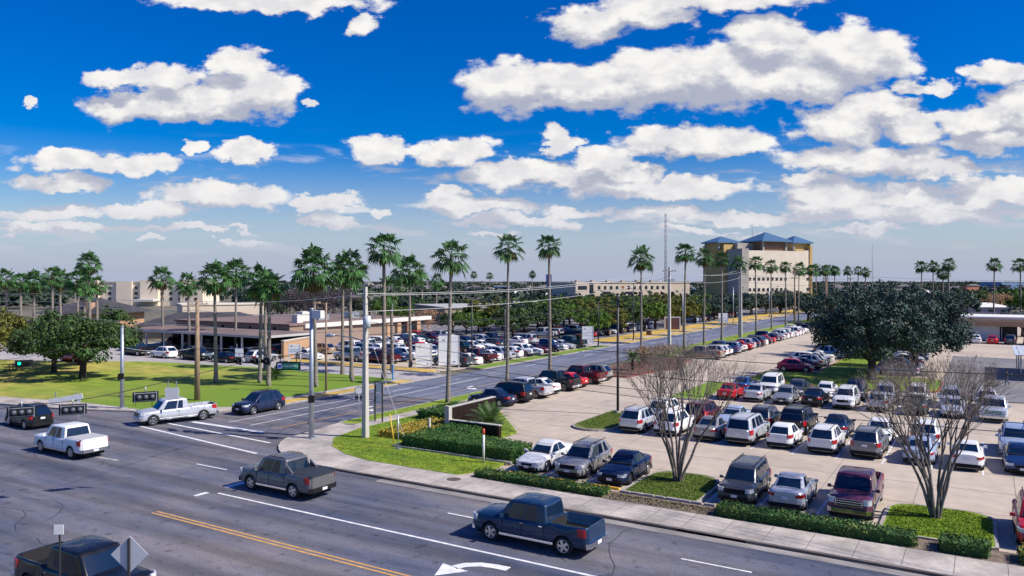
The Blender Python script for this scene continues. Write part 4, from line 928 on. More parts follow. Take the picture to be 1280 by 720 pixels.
hedge('hedge', [(-34.2, 41.2), (-25.4, 41.2), (-24.6, 42.1), (-25.2, 43.6), (-31, 44.3), (-34.2, 44.3)], .1, .98, 'dark green clipped hedge with a shaded front along the concrete edging of the corner lawn', LEAFH, 130, .10, None, (LIME, .04))
hedge('hedge', [(-37.9, 43.0), (-34.9, 43.0), (-34.6, 49.5), (-38.0, 49.5)], .1, .62, 'golden-leaved square hedge bed on the corner lawn', LEAFHY, 110, .11, None, (LEAFH, .30))
hedge('hedge', [(-34.4, 45.3), (-31.3, 45.3), (-31.5, 47.0), (-34.4, 47.2)], .1, .85, 'small rounded dark shrub before the white pillar of the sign wall', LEAFH, 110, .10)
hedge('hedge', [(-40.2, 50.3), (-35.3, 50.3), (-35.3, 55.4), (-40.2, 56)], .1, .85, 'flat-topped dark hedge behind the golden bed beside the sign wall', LEAFH, 80, .12)
GH = 'low street hedges in front of the parked cars'
hedge('hedge', [(-25.5, 37.25), (-17.3, 37.25), (-17.3, 38.4), (-25.5, 38.4)], .08, .46, 'low leafy hedge in front of the white sedan, the beige suv and the navy sedan', LEAFH, 190, .09, GH, (LIME, .25))
hedge('hedge', [(-11.2, 37.25), (-2.6, 37.25), (-2.6, 38.35), (-11.2, 38.35)], .08, .60, 'low dark hedge in front of the dark suv and the faded pickup truck', LEAFH, 190, .09, GH, (LIME, .08))
hedge('hedge', [(-1.65, 37.3), (.1, 37.3), (.1, 38.5), (-1.65, 38.5)], .08, .62, 'short piece of low hedge in front of the right grass island', LEAFH, 190, .09, GH)
hedge('hedge', [(1.2, 37.3), (9, 37.3), (9, 38.5), (1.2, 38.5)], .08, .62, 'low yellowish hedge in front of the red suv at the right edge', LEAFH, 170, .09, GH, (LEAFHY, .4))
# low ground cover and stones in the gap between hedges
b = MB(); rg = random.Random(4)
for _ in range(900): leaf_cloud(b, (rg.uniform(-17.1, -11.3), 38.2-1.0*rg.random()**2, .13), (.05, .05, .04), 1, .10, rg)
struct(b.build('ground_cover', mat('dry_ground_cover', (.13, .12, .05), .9, island=.6)), 'stuff')
def tufts(name, polys, z, n, h, mt):
    rg = random.Random(len(name)); b = MB()
    for poly in polys:
        xs = [q[0] for q in poly]; ys = [q[1] for q in poly]; p = poly
        for _ in range(n):
            x, y = rg.uniform(min(xs), max(xs)), rg.uniform(min(ys), max(ys)); c = False; j = len(p)-1
            for i in range(len(p)):
                if (p[i][1] > y) != (p[j][1] > y) and x < (p[j][0]-p[i][0])*(y-p[i][1])/(p[j][1]-p[i][1])+p[i][0]: c = not c
                j = i
            if not c: continue
            a = rg.uniform(0, 3.14); w = rg.uniform(.014, .03); hh = h*rg.uniform(.4, 1.1); dx, dy = math.cos(a)*w, math.sin(a)*w; lx, ly = rg.uniform(-.05, .05), rg.uniform(-.05, .05)
            b.add([(x-dx, y-dy, z-.01), (x+dx, y+dy, z-.01), (x+dx*.6+lx, y+dy*.6+ly, z+hh), (x-dx*.6+lx, y-dy*.6+ly, z+hh)], [(0, 1, 2, 3)])
    return struct(b.build(name, mt), 'stuff')
GB = mat('grass_blades', (.15, .25, .012), .9, island=.55, transl=.25)
GB2 = mat('grass_blades_dull', (.12, .19, .02), .9, island=.55, transl=.2)
tufts('grass', [[(-35.5, 37.7), (-38.4, 39.0), (-40.3, 41.1), (-41.2, 44.5), (-41.2, 57.2), (-38.2, 57.2), (-38.2, 42.9), (-34.3, 41.1), (-25.8, 41.1), (-25.8, 39.4), (-27.1, 37.1), (-33.6, 37.1)]], .14, 30000, .045, GB)
tufts('island_grass', [[(-16.7, 38.9), (-16.7, 43.2), (-15.5, 44.2), (-14.1, 44.2), (-12.8, 43.2), (-12.8, 38.9)]], .16, 7000, .055, GB2)
tufts('island_lawn_grass', [[(-4.0, 39), (-4.0, 43.3), (-2.8, 44.1), (-.9, 44.2), (.25, 43.3), (.25, 39)]], .16, 7500, .055, GB)
tufts('island_turf', [[(-27.8, 62.4), (-27.8, 55.2), (-26.2, 53.8), (-24.7, 55.2), (-24.5, 62.4)]], .15, 6000, .06, GB2)
# sago palm inside the sign wall
def sago(x, y, n, l, label, stem=.5):
    rg = random.Random(int(x*-7)); t = thing('sago_palm', label, 'palm plant', (x, y, .12)); b = MB()
    for i in range(n):
        az = i*2.39996; el = R(72-75*((i+.5)/n)); ll = l*rg.uniform(.85, 1.1); pts = []
        for k in range(8):
            s = k/7; r_ = ll*(s*math.cos(el)*1.0); z_ = stem+ll*(s*math.sin(el)-.38*s*s); pts.append(Vector((r_*math.cos(az), r_*math.sin(az), z_)))
        side = Vector((-math.sin(az), math.cos(az), 0))
        for k in range(28):
            s = .1+.9*k/28; i0 = min(6, int(s*7)); p = pts[i0].lerp(pts[i0+1], s*7-i0); tdir = (pts[i0+1]-pts[i0]).normalized(); w = .33*math.sin(math.pi*min(1, s*.85+.12))+.04
            for sg in (1, -1):
                e = p+side*sg*w+tdir*w*.5-Vector((0, 0, w*.12)); b.add([p-tdir*.022, p+tdir*.022, e], [(0, 1, 2)])
    b.build('fronds', mat('sago_leaf', (.075, .15, .03), .5, island=.5, transl=.15), t)
    q = MB(); q.tube([(0, 0, -.05), (0, 0, stem)], [.2, .17], 9); q.build('trunk', BARK, t); return t
sago(-32.3, 49.3, 54, 2.7, 'feathery sago palm growing inside the dark sign wall', .5)
sago(-69.8, 61.6, 34, 2.0, 'small brownish palm on the lawn below the green street name sign', .4)
sago(-38.2, 91.5, 30, 1.5, 'small fan-leaved palm at the near end of the shrub bed', 1.6)
b = MB(); rg = random.Random(8)
for i in range(30): x, y = rg.uniform(-34.4, -32.6), rg.uniform(48.2, 52.5); leaf_cloud(b, (x, y, .35), (.35, .35, .3), 26, .3, rg)
tag(b.build('strap_leaf_shrub', mat('variegated_leaf', (.10, .16, .06), .6, island=.7)), 'strap-leaved pale green shrub left of the sago palm inside the sign wall', 'shrub')
# dry shrub bed by the avenue
b = MB(); tips = []
for i in range(46):
    x, y = rg.uniform(-41.2, -36.6), rg.uniform(94.5, 108.5)
    for k in range(4): branchy(b, Vector((x, y, .1)), Vector((rg.uniform(-.5, .5), rg.uniform(-.5, .5), 1)), .8, .02, 3, rg, .5, .1, 3, (2, 2), tips)
for p in tips: leaf_cloud(b, p, (.2, .2, .2), 2, .16, rg, 1 if rg.random() < .5 else 2)
tag(b.build('dry_shrubbery', [BARE, mat('olive_leaf', (.14, .13, .05), .9, island=.5), TAN]), 'mass of dry brown-green shrubs in the red-edged bed by the avenue', 'shrubs')
def at(px, D): l = (px-640)/964*D; return (.8522*l-.5232*D, .5232*l+.8522*D)
# oaks of the hospital lots and behind the west lot
rg = random.Random(77); k = 0
HO = []
for i in range(13):
    HO.append((-63+rg.uniform(-1.5, 1.5)-3, 136+i*9.5+rg.uniform(-2, 2)))
for i in range(13): HO.append((-79+rg.uniform(-3, 2), 132+i*9.5+rg.uniform(-2, 2)))
for i in range(10): HO.append((-96+rg.uniform(-4, 4), 146+i*12+rg.uniform(-3, 3)))
for i in range(12): HO.append((-64+rg.uniform(-4, 1), 262+i*13+rg.uniform(-2, 2)))
for i, (x, y) in enumerate(HO):
    px = 640+964*((.8522*x+.5232*y)/(-.5232*x+.8522*y)); v = MID[3] if px > 880 else (MID[1] if i % 5 == 1 or 815 < px < 860 else MID[0] if i % 3 else MID[2])
    tree('oak_tree', v[i % 2], x, y, ('bushy oak, %s of those shading the hospital parking lot' % ORD[i]) if i < 32 else 'bushy oak among the farthest ones shading the hospital parking lot', group='oaks shading the hospital parking lot', sc=rg.uniform(.78, .98), rz=rg.uniform(0, 6))
for i, (px, D, s, v) in enumerate([(583, 165, .62, 2), (566, 170, .6, 0), (598, 172, .62, 2), (611, 168, .5, 2), (640, 178, .8, 3), (655, 172, .75, 0), (628, 180, .72, 3), (672, 182, .85, 0), (690, 176, .8, 3), (705, 190, .9, 0), (726, 196, .9, 2), (744, 200, .9, 2), (760, 188, .95, 1), (655, 215, .8, 0), (690, 230, .85, 2), (715, 240, .8, 1), (740, 235, .85, 2), (772, 240, .85, 1)]):
    x, y = at(px, D); tree('bushy_tree', MID[v][i % 2], x, y, 'rounded green tree behind the west lot, %s from the left of its line' % ORD[i], group='trees behind the west lot', sc=s, rz=i*1.1)
# dark and bare trees behind the brick building
for i, (px, D, s, v) in enumerate([(352, 240, 1.3, 3), (372, 235, 1.1, 3), (440, 230, 1.1, 3), (463, 225, 1.1, 0), (500, 235, 1., 3), (520, 240, .8, 0), (337, 215, .8, 0), (322, 260, 1.2, 3), (305, 280, 1.1, 3), (480, 210, .7, 2), (505, 205, .6, 2)]):
    x, y = at(px, D); tree('dark_tree', MID[v][i % 2], x, y, 'dark tree beyond the brick building roof, %s in the planting order from the left' % ORD[i], group='dark trees beyond the brick building', sc=s, rz=i*.9)
def bare_crown(seed, Rr, H, mt, leafy=0):
    rg = random.Random(seed); b = MB(); tips = []
    b.tube([(0, 0, 0), (0, 0, H*.25)], [.28, .2], 6)
    for i in range(8):
        a = i*math.tau/8; branchy(b, Vector((0, 0, H*.22)), Vector((math.cos(a)*.7, math.sin(a)*.7, .9)), H*.26, .09, 4, rg, .6, .08, 4, (2, 3), tips, .76)
    for p in tips: leaf_cloud(b, p, (.5, .5, .4), 3, .32, rg)
    return b
BT = [bare_crown(s, 5, 8, BARE).mesh('branches', mat('purple_twigs', (.085, .07, .082), .95, island=.4)) for s in (1, 2)]
TT = bare_crown(3, 5, 7, TAN).mesh('branches', TAN)
for i, (px, D, s) in enumerate([(362, 200, 1.05), (376, 205, 1.1), (390, 200, 1.2), (402, 210, 1.15), (415, 205, 1.1), (428, 200, 1.05), (384, 225, 1.2), (408, 230, 1.2), (350, 210, .9)]):
    x, y = at(px, D); o = inst('bare_tree', BT[i % 2], None, (x, y, 0), i*1.2, (s*1.25, s*1.25, s)); tag(o, 'grey leafless tree behind the brick building, %s from the left' % ORD[i], 'tree', 'grey leafless trees behind the brick building')
for px, D, s, lb in [(524, 158, .62, 'tan leafless tree at the end of the white building fascia'), (1248, 262, 1.0, 'orange-tan leafless tree behind the low white roof at the right'), (536, 175, .7, 'grey-tan leafless tree behind the west lot')]:
    x, y = at(px, D); o = inst('bare_tree', TT, None, (x, y, 0), px, (s*1.25, s*1.25, s)); tag(o, lb, 'tree')
# right background
for i, (px, D, s, v) in enumerate([(1010, 215, .9, 3), (1030, 205, .9, 3), (1052, 220, .85, 0), (1075, 230, .85, 2), (1100, 240, .8, 0), (1125, 235, .85, 3), (1146, 225, .85, 3), (1165, 215, .7, 0), (1188, 240, .9, 3), (1206, 236, .85, 3), (1222, 270, 1., 0), (1240, 280, 1., 2), (1262, 275, 1.05, 0), (1284, 262, 1.1, 2), (1300, 230, 1., 0), (1278, 158, .8, 3), (1268, 300, 1., 0), (1200, 300, .9, 0), (1172, 320, .9, 3), (1140, 330, .9, 0), (1110, 340, .9, 3)]):
    x, y = at(px, D); tree('dark_tree', MID[v][i % 2], x, y, 'dense tree beyond the big median oaks, %s of their line from the left' % ORD[i], group='trees beyond the big oaks', sc=s, rz=i*1.7)
for i, (px, D, s_) in enumerate([(905, 262, 1.0), (922, 258, .95), (940, 266, 1.0), (958, 260, .95), (975, 268, 1.), (992, 262, .95), (1008, 270, 1.), (880, 262, .95), (1024, 266, .95)]):
    x, y = at(px, D); tree('dark_tree', MID[3 if i % 2 else 0][i % 2], x, y, 'dark tree before the hospital facade, %s in its line from the left' % ORD[i], group='trees before the hospital facade', sc=s_*.85, rz=i*1.3)
# far-off woods: one mass to the horizon
b = MB(); rg = random.Random(123)
for i in range(5200):
    D = 300+2100*rg.random()**1.6; px = rg.uniform(-160, 1440); x, y = at(px, D)
    if (-70 < x < -36 and y < 900) or (80 < px < 330 and D < 390): continue
    s = D/300*.8+1.6; h = rg.uniform(3.5, 7.5)+(D > 900)*rg.uniform(0, 2.0)
    for _ in range(3):
        leaf_cloud(b, (x+rg.uniform(-s, s), y, h*.6), (s*1.3, s*1.3, h*.42), 5, 1.3+s*.55, rg, rg.choice((0, 0, 1)))
struct(b.build('distant_woods', [mat('far_leaf', (.035, .06, .035), .9, island=.5), mat('far_leaf_dark', (.022, .04, .03), .9, island=.5)]), 'stuff')

# ------------------------------------------------------------ buildings
def bthing(name, label, cat, x, y, rz=0., group=None): return thing(name, label, cat, (x, y, 0), rz, group)
def part(name, mt, par, fn):
    b = MB(); fn(b); return b.build(name, mt, par)
ROOFB = mat('brown_roof_gravel', (.20, .14, .125), .95, noise=.2, scale=.4)
FASC = mat('white_fascia', (.66, .64, .60), .7, noise=.08)
BRK = brick_mat('orange_brick', (.52, .31, .17), (.44, .26, .14), (.36, .28, .21))
BRKB = mat('brown_fascia', (.28, .20, .16), .8, noise=.12)
WGL = mat('window_glass', (.02, .03, .045), .08, spec=.8)
SHADE_PAINT = mat('interior_shade_paint', (.02, .02, .022), .9)  # near-black colour stands in for shade under the carport and in the bay
CREAM = mat('cream_stucco', (.62, .53, .42), .9, noise=.06, scale=.3)
CREAM2 = mat('pale_stucco', (.70, .62, .50), .9, noise=.05, scale=.3)
GREYW = mat('grey_stucco', (.36, .34, .30), .9, noise=.06, scale=.3)
OCHRE = mat('ochre_stucco', (.52, .36, .14), .9, noise=.06, scale=.3)
BROOF = mat('blue_metal_roof', (.10, .20, .32), .4, .3, noise=.06)
WROOF = mat('white_roof', (.72, .71, .68), .8, noise=.06, scale=.3)
DROOF = mat('dark_shingle', (.055, .052, .062), .95, noise=.3, scale=.8)
TANW = mat('tan_wall', (.34, .27, .185), .9, noise=.08, scale=.3)
# brick building with the white fascia
t = bthing('brick_building', 'long low orange brick building with a white roof edge beside the west lot', 'building', -97, 92)
part('wall', BRK, t, lambda b: b.prism([(0, 0), (0, 29), (-30, 29), (-30, 0)], 0, 3.6))
part('roof', ROOFB, t, lambda b: b.prism([(.6, -.6), (.6, 33), (-31, 33), (-31, -.6)], 3.72, 4.05))
part('fascia', FASC, t, lambda b: (b.box((.75, 16.2, 3.95), (.3, 34, .75)), b.box((-15, -.75, 3.95), (31.7, .3, .75))))
for i, y in enumerate((20.5, 23.5, 26.5, 29.5)):
    part('pillar', BRK, t, lambda b, y=y: b.box((.3, y, 1.8), (.6, 1.1, 3.56)))
for i, y in enumerate((19, 22, 25, 28)):
    part('window', WGL, t, lambda b, y=y: b.box((.02, y, 1.9), (.08, 1.6, 2.8)))
for y in (9, 17): part('rooftop_unit', STEEL, t, lambda b, y=y: (b.box((-6, y, 4.7), (2.2, 2.6, 1.4)), b.box((-6, y, 5.45), (1.6, 2., .25))))
# carport with columns, brown fascia building behind
t = bthing('carport', 'long flat white carport roof on slim white columns in front of the brown building', 'carport', -126, 78)
part('roof', mat('carport_fascia', (.45, .44, .43), .8), t, lambda b: b.box((17.5, 4.5, 3.15), (36, 9.6, .34)))
part('roof_gravel', ROOFB, t, lambda b: b.box((17.5, 4.6, 3.35), (35.6, 9.2, .05)))
for i in range(8): part('column', FASC, t, lambda b, i=i: b.box((1+i*4.8, .35, 1.5), (.22, .22, 3.)))
part('end_wall', CREAM, t, lambda b: b.box((-.5, 1.6, 1.5), (2.2, 2.8, 2.96)))
part('back_wall', SHADE_PAINT, t, lambda b: b.box((17.5, 9.3, 1.5), (35, .3, 2.96)))
t = bthing('brown_building', 'brown low building with a gravel roof and rooftop boxes behind the carport', 'building', -126, 88)
part('wall', BRKB, t, lambda b: b.prism([(0, 0), (29.5, 0), (29.5, 3.4), (29, 30), (0, 30)], 0, 4.1))
part('roof', ROOFB, t, lambda b: b.prism([(-.3, -.3), (29.8, -.3), (29.4, 30), (-.3, 30)], 4.12, 4.4))
for x, y, s in ((24, 8, 1.6), (27, 4, 1.3)): part('rooftop_unit', FASC, t, lambda b, x=x, y=y, s=s: (b.box((x, y, 4.4+s/2), (s, s, s)), b.box((x, y, 4.45+s), (s*.8, s*.8, .1))))
for x in (6, 13, 20, 26): part('scupper', BLACKP, t, lambda b, x=x: b.box((x, -.06, 3.4), (.4, .14, .8)))
t = bthing('brick_wall', 'sunlit freestanding brick wall at the end of the carport behind the white sedan', 'wall', -89.6, 79.6)
part('wall', BRK, t, lambda b: b.box((0, 3.6, 1.3), (.4, 9, 2.6), rz=.35))
part('coping', FASC, t, lambda b: b.box((0, 3.6, 2.66), (.5, 9.1, .1), rz=.35))
t = bthing('beige_building', 'beige flat block rising behind the dark roof left of the palm pair', 'building', *at(228, 176), YAW+.5)
part('wall', CREAM, t, lambda b: b.box((9, 6, 2.9), (18, 12, 5.8)))
part('parapet', CREAM2, t, lambda b: b.box((9, 6, 5.9), (18.4, 12.4, .25)))
def hip(b, x0, y0, x1, y1, z0, z1, ov=1.):
    x0 -= ov; y0 -= ov; x1 += ov; y1 += ov; ins = min(x1-x0, y1-y0)/2
    if x1-x0 > y1-y0: r0, r1 = (x0+ins, (y0+y1)/2, z1), (x1-ins, (y0+y1)/2, z1)
    else: r0, r1 = ((x0+x1)/2, y0+ins, z1), ((x0+x1)/2, y1-ins, z1)
    a, c, d, e = (x0, y0, z0), (x1, y0, z0), (x1, y1, z0), (x0, y1, z0)
    if x1-x0 > y1-y0: b.add([a, c, d, e, r0, r1], [(0, 1, 5, 4), (1, 2, 5), (2, 3, 4, 5), (3, 0, 4), (3, 2, 1, 0)])
    else: b.add([a, c, d, e, r0, r1], [(0, 1, 4), (1, 2, 5, 4), (2, 3, 5), (3, 0, 4, 5), (3, 2, 1, 0)])
t = bthing('hip_roof_building', 'dark hip-roofed building with a brick chimney behind the left oaks', 'building', *at(56, 185), YAW-.12)
part('wall', BRK, t, lambda b: b.prism([(0, 0), (16, 0), (16, 15), (0, 15)], 0, 3.6))
part('roof', DROOF, t, lambda b: hip(b, 0, 0, 16, 15, 3.6, 7.2, 2))
part('chimney', BRK, t, lambda b: b.box((10.5, 1.4, 4.6), (2., 1.6, 3.2)))
t = bthing('hip_roof_building', 'dark shingle roof of a low wing left of the carport', 'building', *at(172, 152), YAW+.1)
part('wall', TANW, t, lambda b: b.prism([(0, 0), (24, 0), (24, 12), (0, 12)], 0, 2.6))
part('roof', DROOF, t, lambda b: hip(b, 0, 0, 24, 12, 2.6, 5.0, 1))
# hotel
x, y = at(255, 345); x2, y2 = at(96, 345)
t = bthing('hotel', 'pale multi-storey hotel block with rows of small windows behind the palms', 'hotel', x, y, math.atan2(y2-y, x2-x))
Lh = math.hypot(x2-x, y2-y)
part('wall', mat('hotel_stucco', (.82, .70, .54), .9, noise=.05, scale=.3), t, lambda b: (b.box((Lh/2, -9, 5.3), (Lh, 18, 10.6)), b.box((5, .5, 5.9), (10, 2, 11.8)), b.box((Lh*.42, .6, 5.8), (8, 2, 11.6)), b.box((Lh-5, .5, 5.9), (10, 2, 11.8)), b.box((Lh*.62, .35, 5.5), (7, 1.4, 11))))
part('cornice', CREAM, t, lambda b: b.box((Lh/2, -9, 10.75), (Lh+.8, 18.8, .3)))
for kx_ in range(14):
    for kz in range(3):
        part('window', WGL, t, lambda b, kx_=kx_, kz=kz: b.box((3+kx_*(Lh-6)/13, 1.55 if kx_ in (0, 1, 12, 13) else .06, 3.1+kz*2.5), (1.3, .1, 1.35)))
part('entrance_canopy', FASC, t, lambda b: b.box((Lh*.42, 4, 2.6), (9, 7, 1.)))
# hospital
DH = 300
hx, hy = at(928, DH); hx2, hy2 = at(1008, DH*1.04)
ang = math.atan2(hy2-hy, hx2-hx); Lm = math.hypot(hx2-hx, hy2-hy)
t = bthing('hospital', 'big pale hospital with blue hipped tower roofs and small square windows', 'hospital', hx, hy, ang)
part('wall', CREAM2, t, lambda b: (b.box((Lm/2, 11, 11.6), (Lm, 22, 23.2)), b.box((Lm+3.6, 14, 11.9), (7, 17, 23.8))))
part('side_painted_shade', GREYW, t, lambda b: b.box((1.2, 4.3, 11.95), (3.2, 9.2, 23.9)))  # grey colour paints shade onto the main block's side face, no separate wing
part('ochre_tower', OCHRE, t, lambda b: b.box((.6, 16, 12.9), (4.4, 14, 25.8)))
part('penthouse', GREYW, t, lambda b: (b.box((9, 13, 24.8), (11.5, 12, 3.2)), b.box((15.2, 13, 24.9), (2.4, 11, 3.4))))
part('corner_pier', OCHRE, t, lambda b: (b.box((Lm+.8, 5.2, 11.9), (4.2, 1.6, 23.9)), b.box((Lm+7.3, 6.6, 12.9), (1.2, 3., 26.)), b.box((-1.4, 9.4, 12.8), (1.2, 1.2, 25.5))))
def tower(cx, cy, w, d, z0, z1, za, mtw):
    part('tower', mtw, t, lambda b: b.box((cx, cy, (z0+z1)/2), (w*.86, d*.86, z1-z0)))
    part('tower_post', GREYW, t, lambda b: [b.box((cx+sx*w*.455, cy+sy*d*.455, (z0+z1)/2), (.7, .7, z1-z0-.1)) for sx in (-1, 1) for sy in (-1, 1)])
    r = part('tower_roof', BROOF, t, lambda b: b.add([(cx-w*.6, cy-d*.6, z1), (cx+w*.6, cy-d*.6, z1), (cx+w*.6, cy+d*.6, z1), (cx-w*.6, cy+d*.6, z1), (cx, cy, za), (cx-w*.6, cy-d*.6, z1-.5), (cx+w*.6, cy-d*.6, z1-.5), (cx+w*.6, cy+d*.6, z1-.5), (cx-w*.6, cy+d*.6, z1-.5)],
        [(0, 1, 4), (1, 2, 4), (2, 3, 4), (3, 0, 4), (5, 6, 1, 0), (6, 7, 2, 1), (7, 8, 3, 2), (8, 5, 0, 3), (8, 7, 6, 5)]))
tower(1.6, 15.5, 9.4, 9.4, 23.5, 27.0, 29.4, OCHRE); tower(16.8, 6.8, 12.4, 12, 23, 27.3, 31.0, mat('brown_panel', (.22, .13, .085), .8)); tower(Lm+3.8, 11, 9, 9, 23.6, 27.2, 30.2, OCHRE)
for row, zz in enumerate((16.2, 12.0, 7.8)):
    for i in range(9): part('window', WGL, t, lambda b, i=i, zz=zz: b.box((3.6+i*2.2, -.04, zz), (1.15, .14, 1.2)))
    for i in range(5): part('window', WGL, t, lambda b, i=i, zz=zz: b.box((Lm+3.1+i*.95, 5.46, zz), (.75, .14, 1.2)))
# office block in the middle
x, y = at(717, 330); x2, y2 = at(862, 350); a_ = math.atan2(y2-y, x2-x); Lo = math.hypot(x2-x, y2-y)
t = bthing('office_building', 'long beige two-storey office block with dark square windows on the middle skyline', 'building', x, y, a_)
part('wall', CREAM, t, lambda b: (b.box((Lo/2, 12, 5.1), (Lo, 24, 10.2)), b.box((3.2, -.6, 5.3), (6.4, 3, 10.6))))
part('parapet', CREAM2, t, lambda b: b.box((Lo/2, 12, 10.45), (Lo+.5, 24.5, .35)))
part('window', WGL, t, lambda b: b.box((3.2, -2.13, 8.3), (4.2, .1, 1.6)))
part('entrance_glass', WGL, t, lambda b: b.box((8.2, -.1, 6.9), (2.2, .5, 6.6)))
for i in range(13): part('window', mat('orange_blind', (.35, .12, .06), .5) if i in (4,) else WGL, t, lambda b, i=i: b.box((12.2+i*2.9, -.05, 8.3), (1.1, .14, 1.4)))
for i in range(6): part('rooftop_unit', GREYW, t, lambda b, i=i: b.box((6+i*7.5, 9, 11.), (1.8, 2, 1.2)))
# tan wall building with white roof edge behind the west lot
x, y = at(556, 200); x2, y2 = at(668, 210); a_ = math.atan2(y2-y, x2-x); Lo = math.hypot(x2-x, y2-y)
t = bthing('warehouse', 'long low tan building with a white roof edge behind the west parking lot trees', 'building', x, y, a_)
part('wall', TANW, t, lambda b: b.box((Lo/2, 14, 2.1), (Lo, 28, 4.2)))
part('roof', mat('grey_white_roof', (.42, .41, .40), .9), t, lambda b: b.box((Lo/2, 14, 4.4), (Lo+.6, 28.6, .36)))
# brick outbuilding on the right
t = bthing('outbuilding', 'low white outbuilding with an orange brick band above its open bays', 'building', -8, 172)
part('wall', WROOF, t, lambda b: (b.box((6, 9, 1.7), (13, 16, 3.2)),))
part('brick_band', BRK, t, lambda b: b.box((7, .1, 3.6), (16, .5, 1.5)))
part('roof', WROOF, t, lambda b: b.box((7, 6, 4.5), (17, 13, .3)))
part('bay', SHADE_PAINT, t, lambda b: b.box((11.9, .9, 1.45), (2.4, .3, 2.7)))
for x in (4.6, 10.4, 14.2): part('post', BLACKP, t, lambda b, x=x: b.box((x, .2, 1.4), (.22, .22, 2.8)))
# metal canopy at the right edge
t = bthing('metal_canopy', 'white ribbed metal canopy cut off by the right edge above the grey pavement', 'canopy', 2.9, 108)
part('roof', mat('ribbed_white_metal', (.66, .72, .78), .35, .2), t, lambda b: [b.box((.25+i*.5, 0+6, 2.9+.02*(i % 2)), (.42, 15, .1)) for i in range(16)])
for xx, yy in ((.6, -1), (.6, 6), (.6, 13), (7.4, -1), (7.4, 13)): part('post', STEEL, t, lambda b, xx=xx, yy=yy: b.tube([(xx, yy, 0), (xx, yy, 2.85)], .07, 6))
# scattered far buildings
FB = [(600, 620, 16, 5, (.06, .16, .42), 'blue'), (628, 640, 14, 6.4, (.10, .22, .5), 'bright blue'), (592, 380, 9, 3.4, (.7, .42, .08), 'yellow'), (648, 430, 10, 4.2, (.05, .35, .25), 'green'), (700, 700, 20, 8., (.10, .22, .55), 'long blue'), (686, 900, 6, 18, (.05, .06, .3), 'narrow dark blue sign-like'),
      (570, 330, 22, 3.2, (.62, .56, .44), 'cream flat-roofed'), (540, 350, 20, 3.2, (.6, .55, .45), 'pale flat-roofed'), (1212, 520, 9, 7.5, (.55, .22, .14), 'small brick-red'), (1155, 420, 18, 4.5, (.5, .5, .5), 'grey gabled'), (1180, 380, 16, 4., (.45, .46, .5), 'grey low'), (1262, 820, 44, 9.4, (.20, .32, .50), 'long pale blue'),
      (1140, 330, 13, 3.4, (.6, .58, .56), 'white low'), (1078, 500, 20, 4.6, (.55, .55, .56), 'white flat-roofed'), (1105, 600, 20, 5.4, (.5, .46, .4), 'tan'), (1230, 260, 13, 2.6, (.40, .34, .38), 'mauve low'), (670, 320, 16, 3.2, (.62, .50, .42), 'pink-beige'), (655, 300, 12, 3., (.5, .44, .4), 'beige'), (355, 420, 20, 3., (.5, .5, .5), 'grey'), (450, 330, 16, 3.6, (.6, .6, .6), 'white-roofed'), (735, 300, 14, 3.2, (.66, .6, .5), 'cream-walled')]
for i, (px, D, w, h, c, nm) in enumerate(FB):
    x, y = at(px, D); t = bthing('far_building', '%s far-off building on the skyline strip' % nm, 'building', x, y, math.atan2(.5232, .8522)+(i % 3-1)*.12)
    part('wall', mat('far_wall_'+nm, c, .9, noise=.08, scale=.3), t, lambda b: b.box((0, 0, h/2), (w, w*.7, h)))
    part('roof', WROOF if i % 2 else DROOF, t, (lambda b: hip(b, -w/2, -w*.35, w/2, w*.35, h+.01, h+1.4, .4)) if i % 3 == 0 else (lambda b: b.box((0, 0, h+.16), (w+.6, w*.7+.6, .3))))
    for k in range(3): part('window', WGL, t, lambda b, k=k: b.box((-w*.3+w*.3*k, -w*.35-.02, h*.55), (w*.1, .12, h*.28)))
rg = random.Random(99)
b = MB()
for i in range(260):
    D = 520+1500*rg.random()**1.3; px = rg.uniform(-100, 1400); x, y = at(px, D); w = rg.uniform(8, 22); h = rg.uniform(4.2, 7.5)+(D > 1100)*1.5
    if -75 < x < -30: continue
    hip(b, x-w/2, y-w*.4, x+w/2, y+w*.4, h*.62, h, .5); b.box((x, y, h*.31), (w, w*.8, h*.62), m=rg.choice((1, 2, 3)))
struct(b.build('distant_town', [mat('far_roofs', (.20, .18, .18), .9), CREAM, WROOF, mat('far_blue_grey', (.25, .30, .38), .8)]), 'stuff')

# ------------------------------------------------------------ masts, poles, lamps
def mast(px, D, h, w, label):
    x, y = at(px, D); t = thing('radio_mast', label, 'mast', (x, y, 0)); b = MB()
    for k in range(3): a = k*math.tau/3; b.tube([(w*math.cos(a), w*math.sin(a), 0), (w*math.cos(a)*.8, w*math.sin(a)*.8, h)], w*.22, 4)
    n = int(h/ (w*4))
    for i in range(n):
        for k in range(3):
            a, c = k*math.tau/3, (k+1)*math.tau/3; z = h*i/n; b.tube([(w*math.cos(a), w*math.sin(a), z), (w*math.cos(c), w*math.sin(c), z+h/n)], w*.12, 3)
    b.build('lattice', mat('mast_grey', (.35, .36, .40), .7), t)
mast(832, 560, 60, .9, 'tall lattice radio mast behind the left end of the hospital palms'); mast(940.5, 420, 41, .35, 'thin antenna mast rising over the hospital roof'); mast(1090.5, 520, 36, .4, 'thin antenna mast on the skyline right of the hospital')
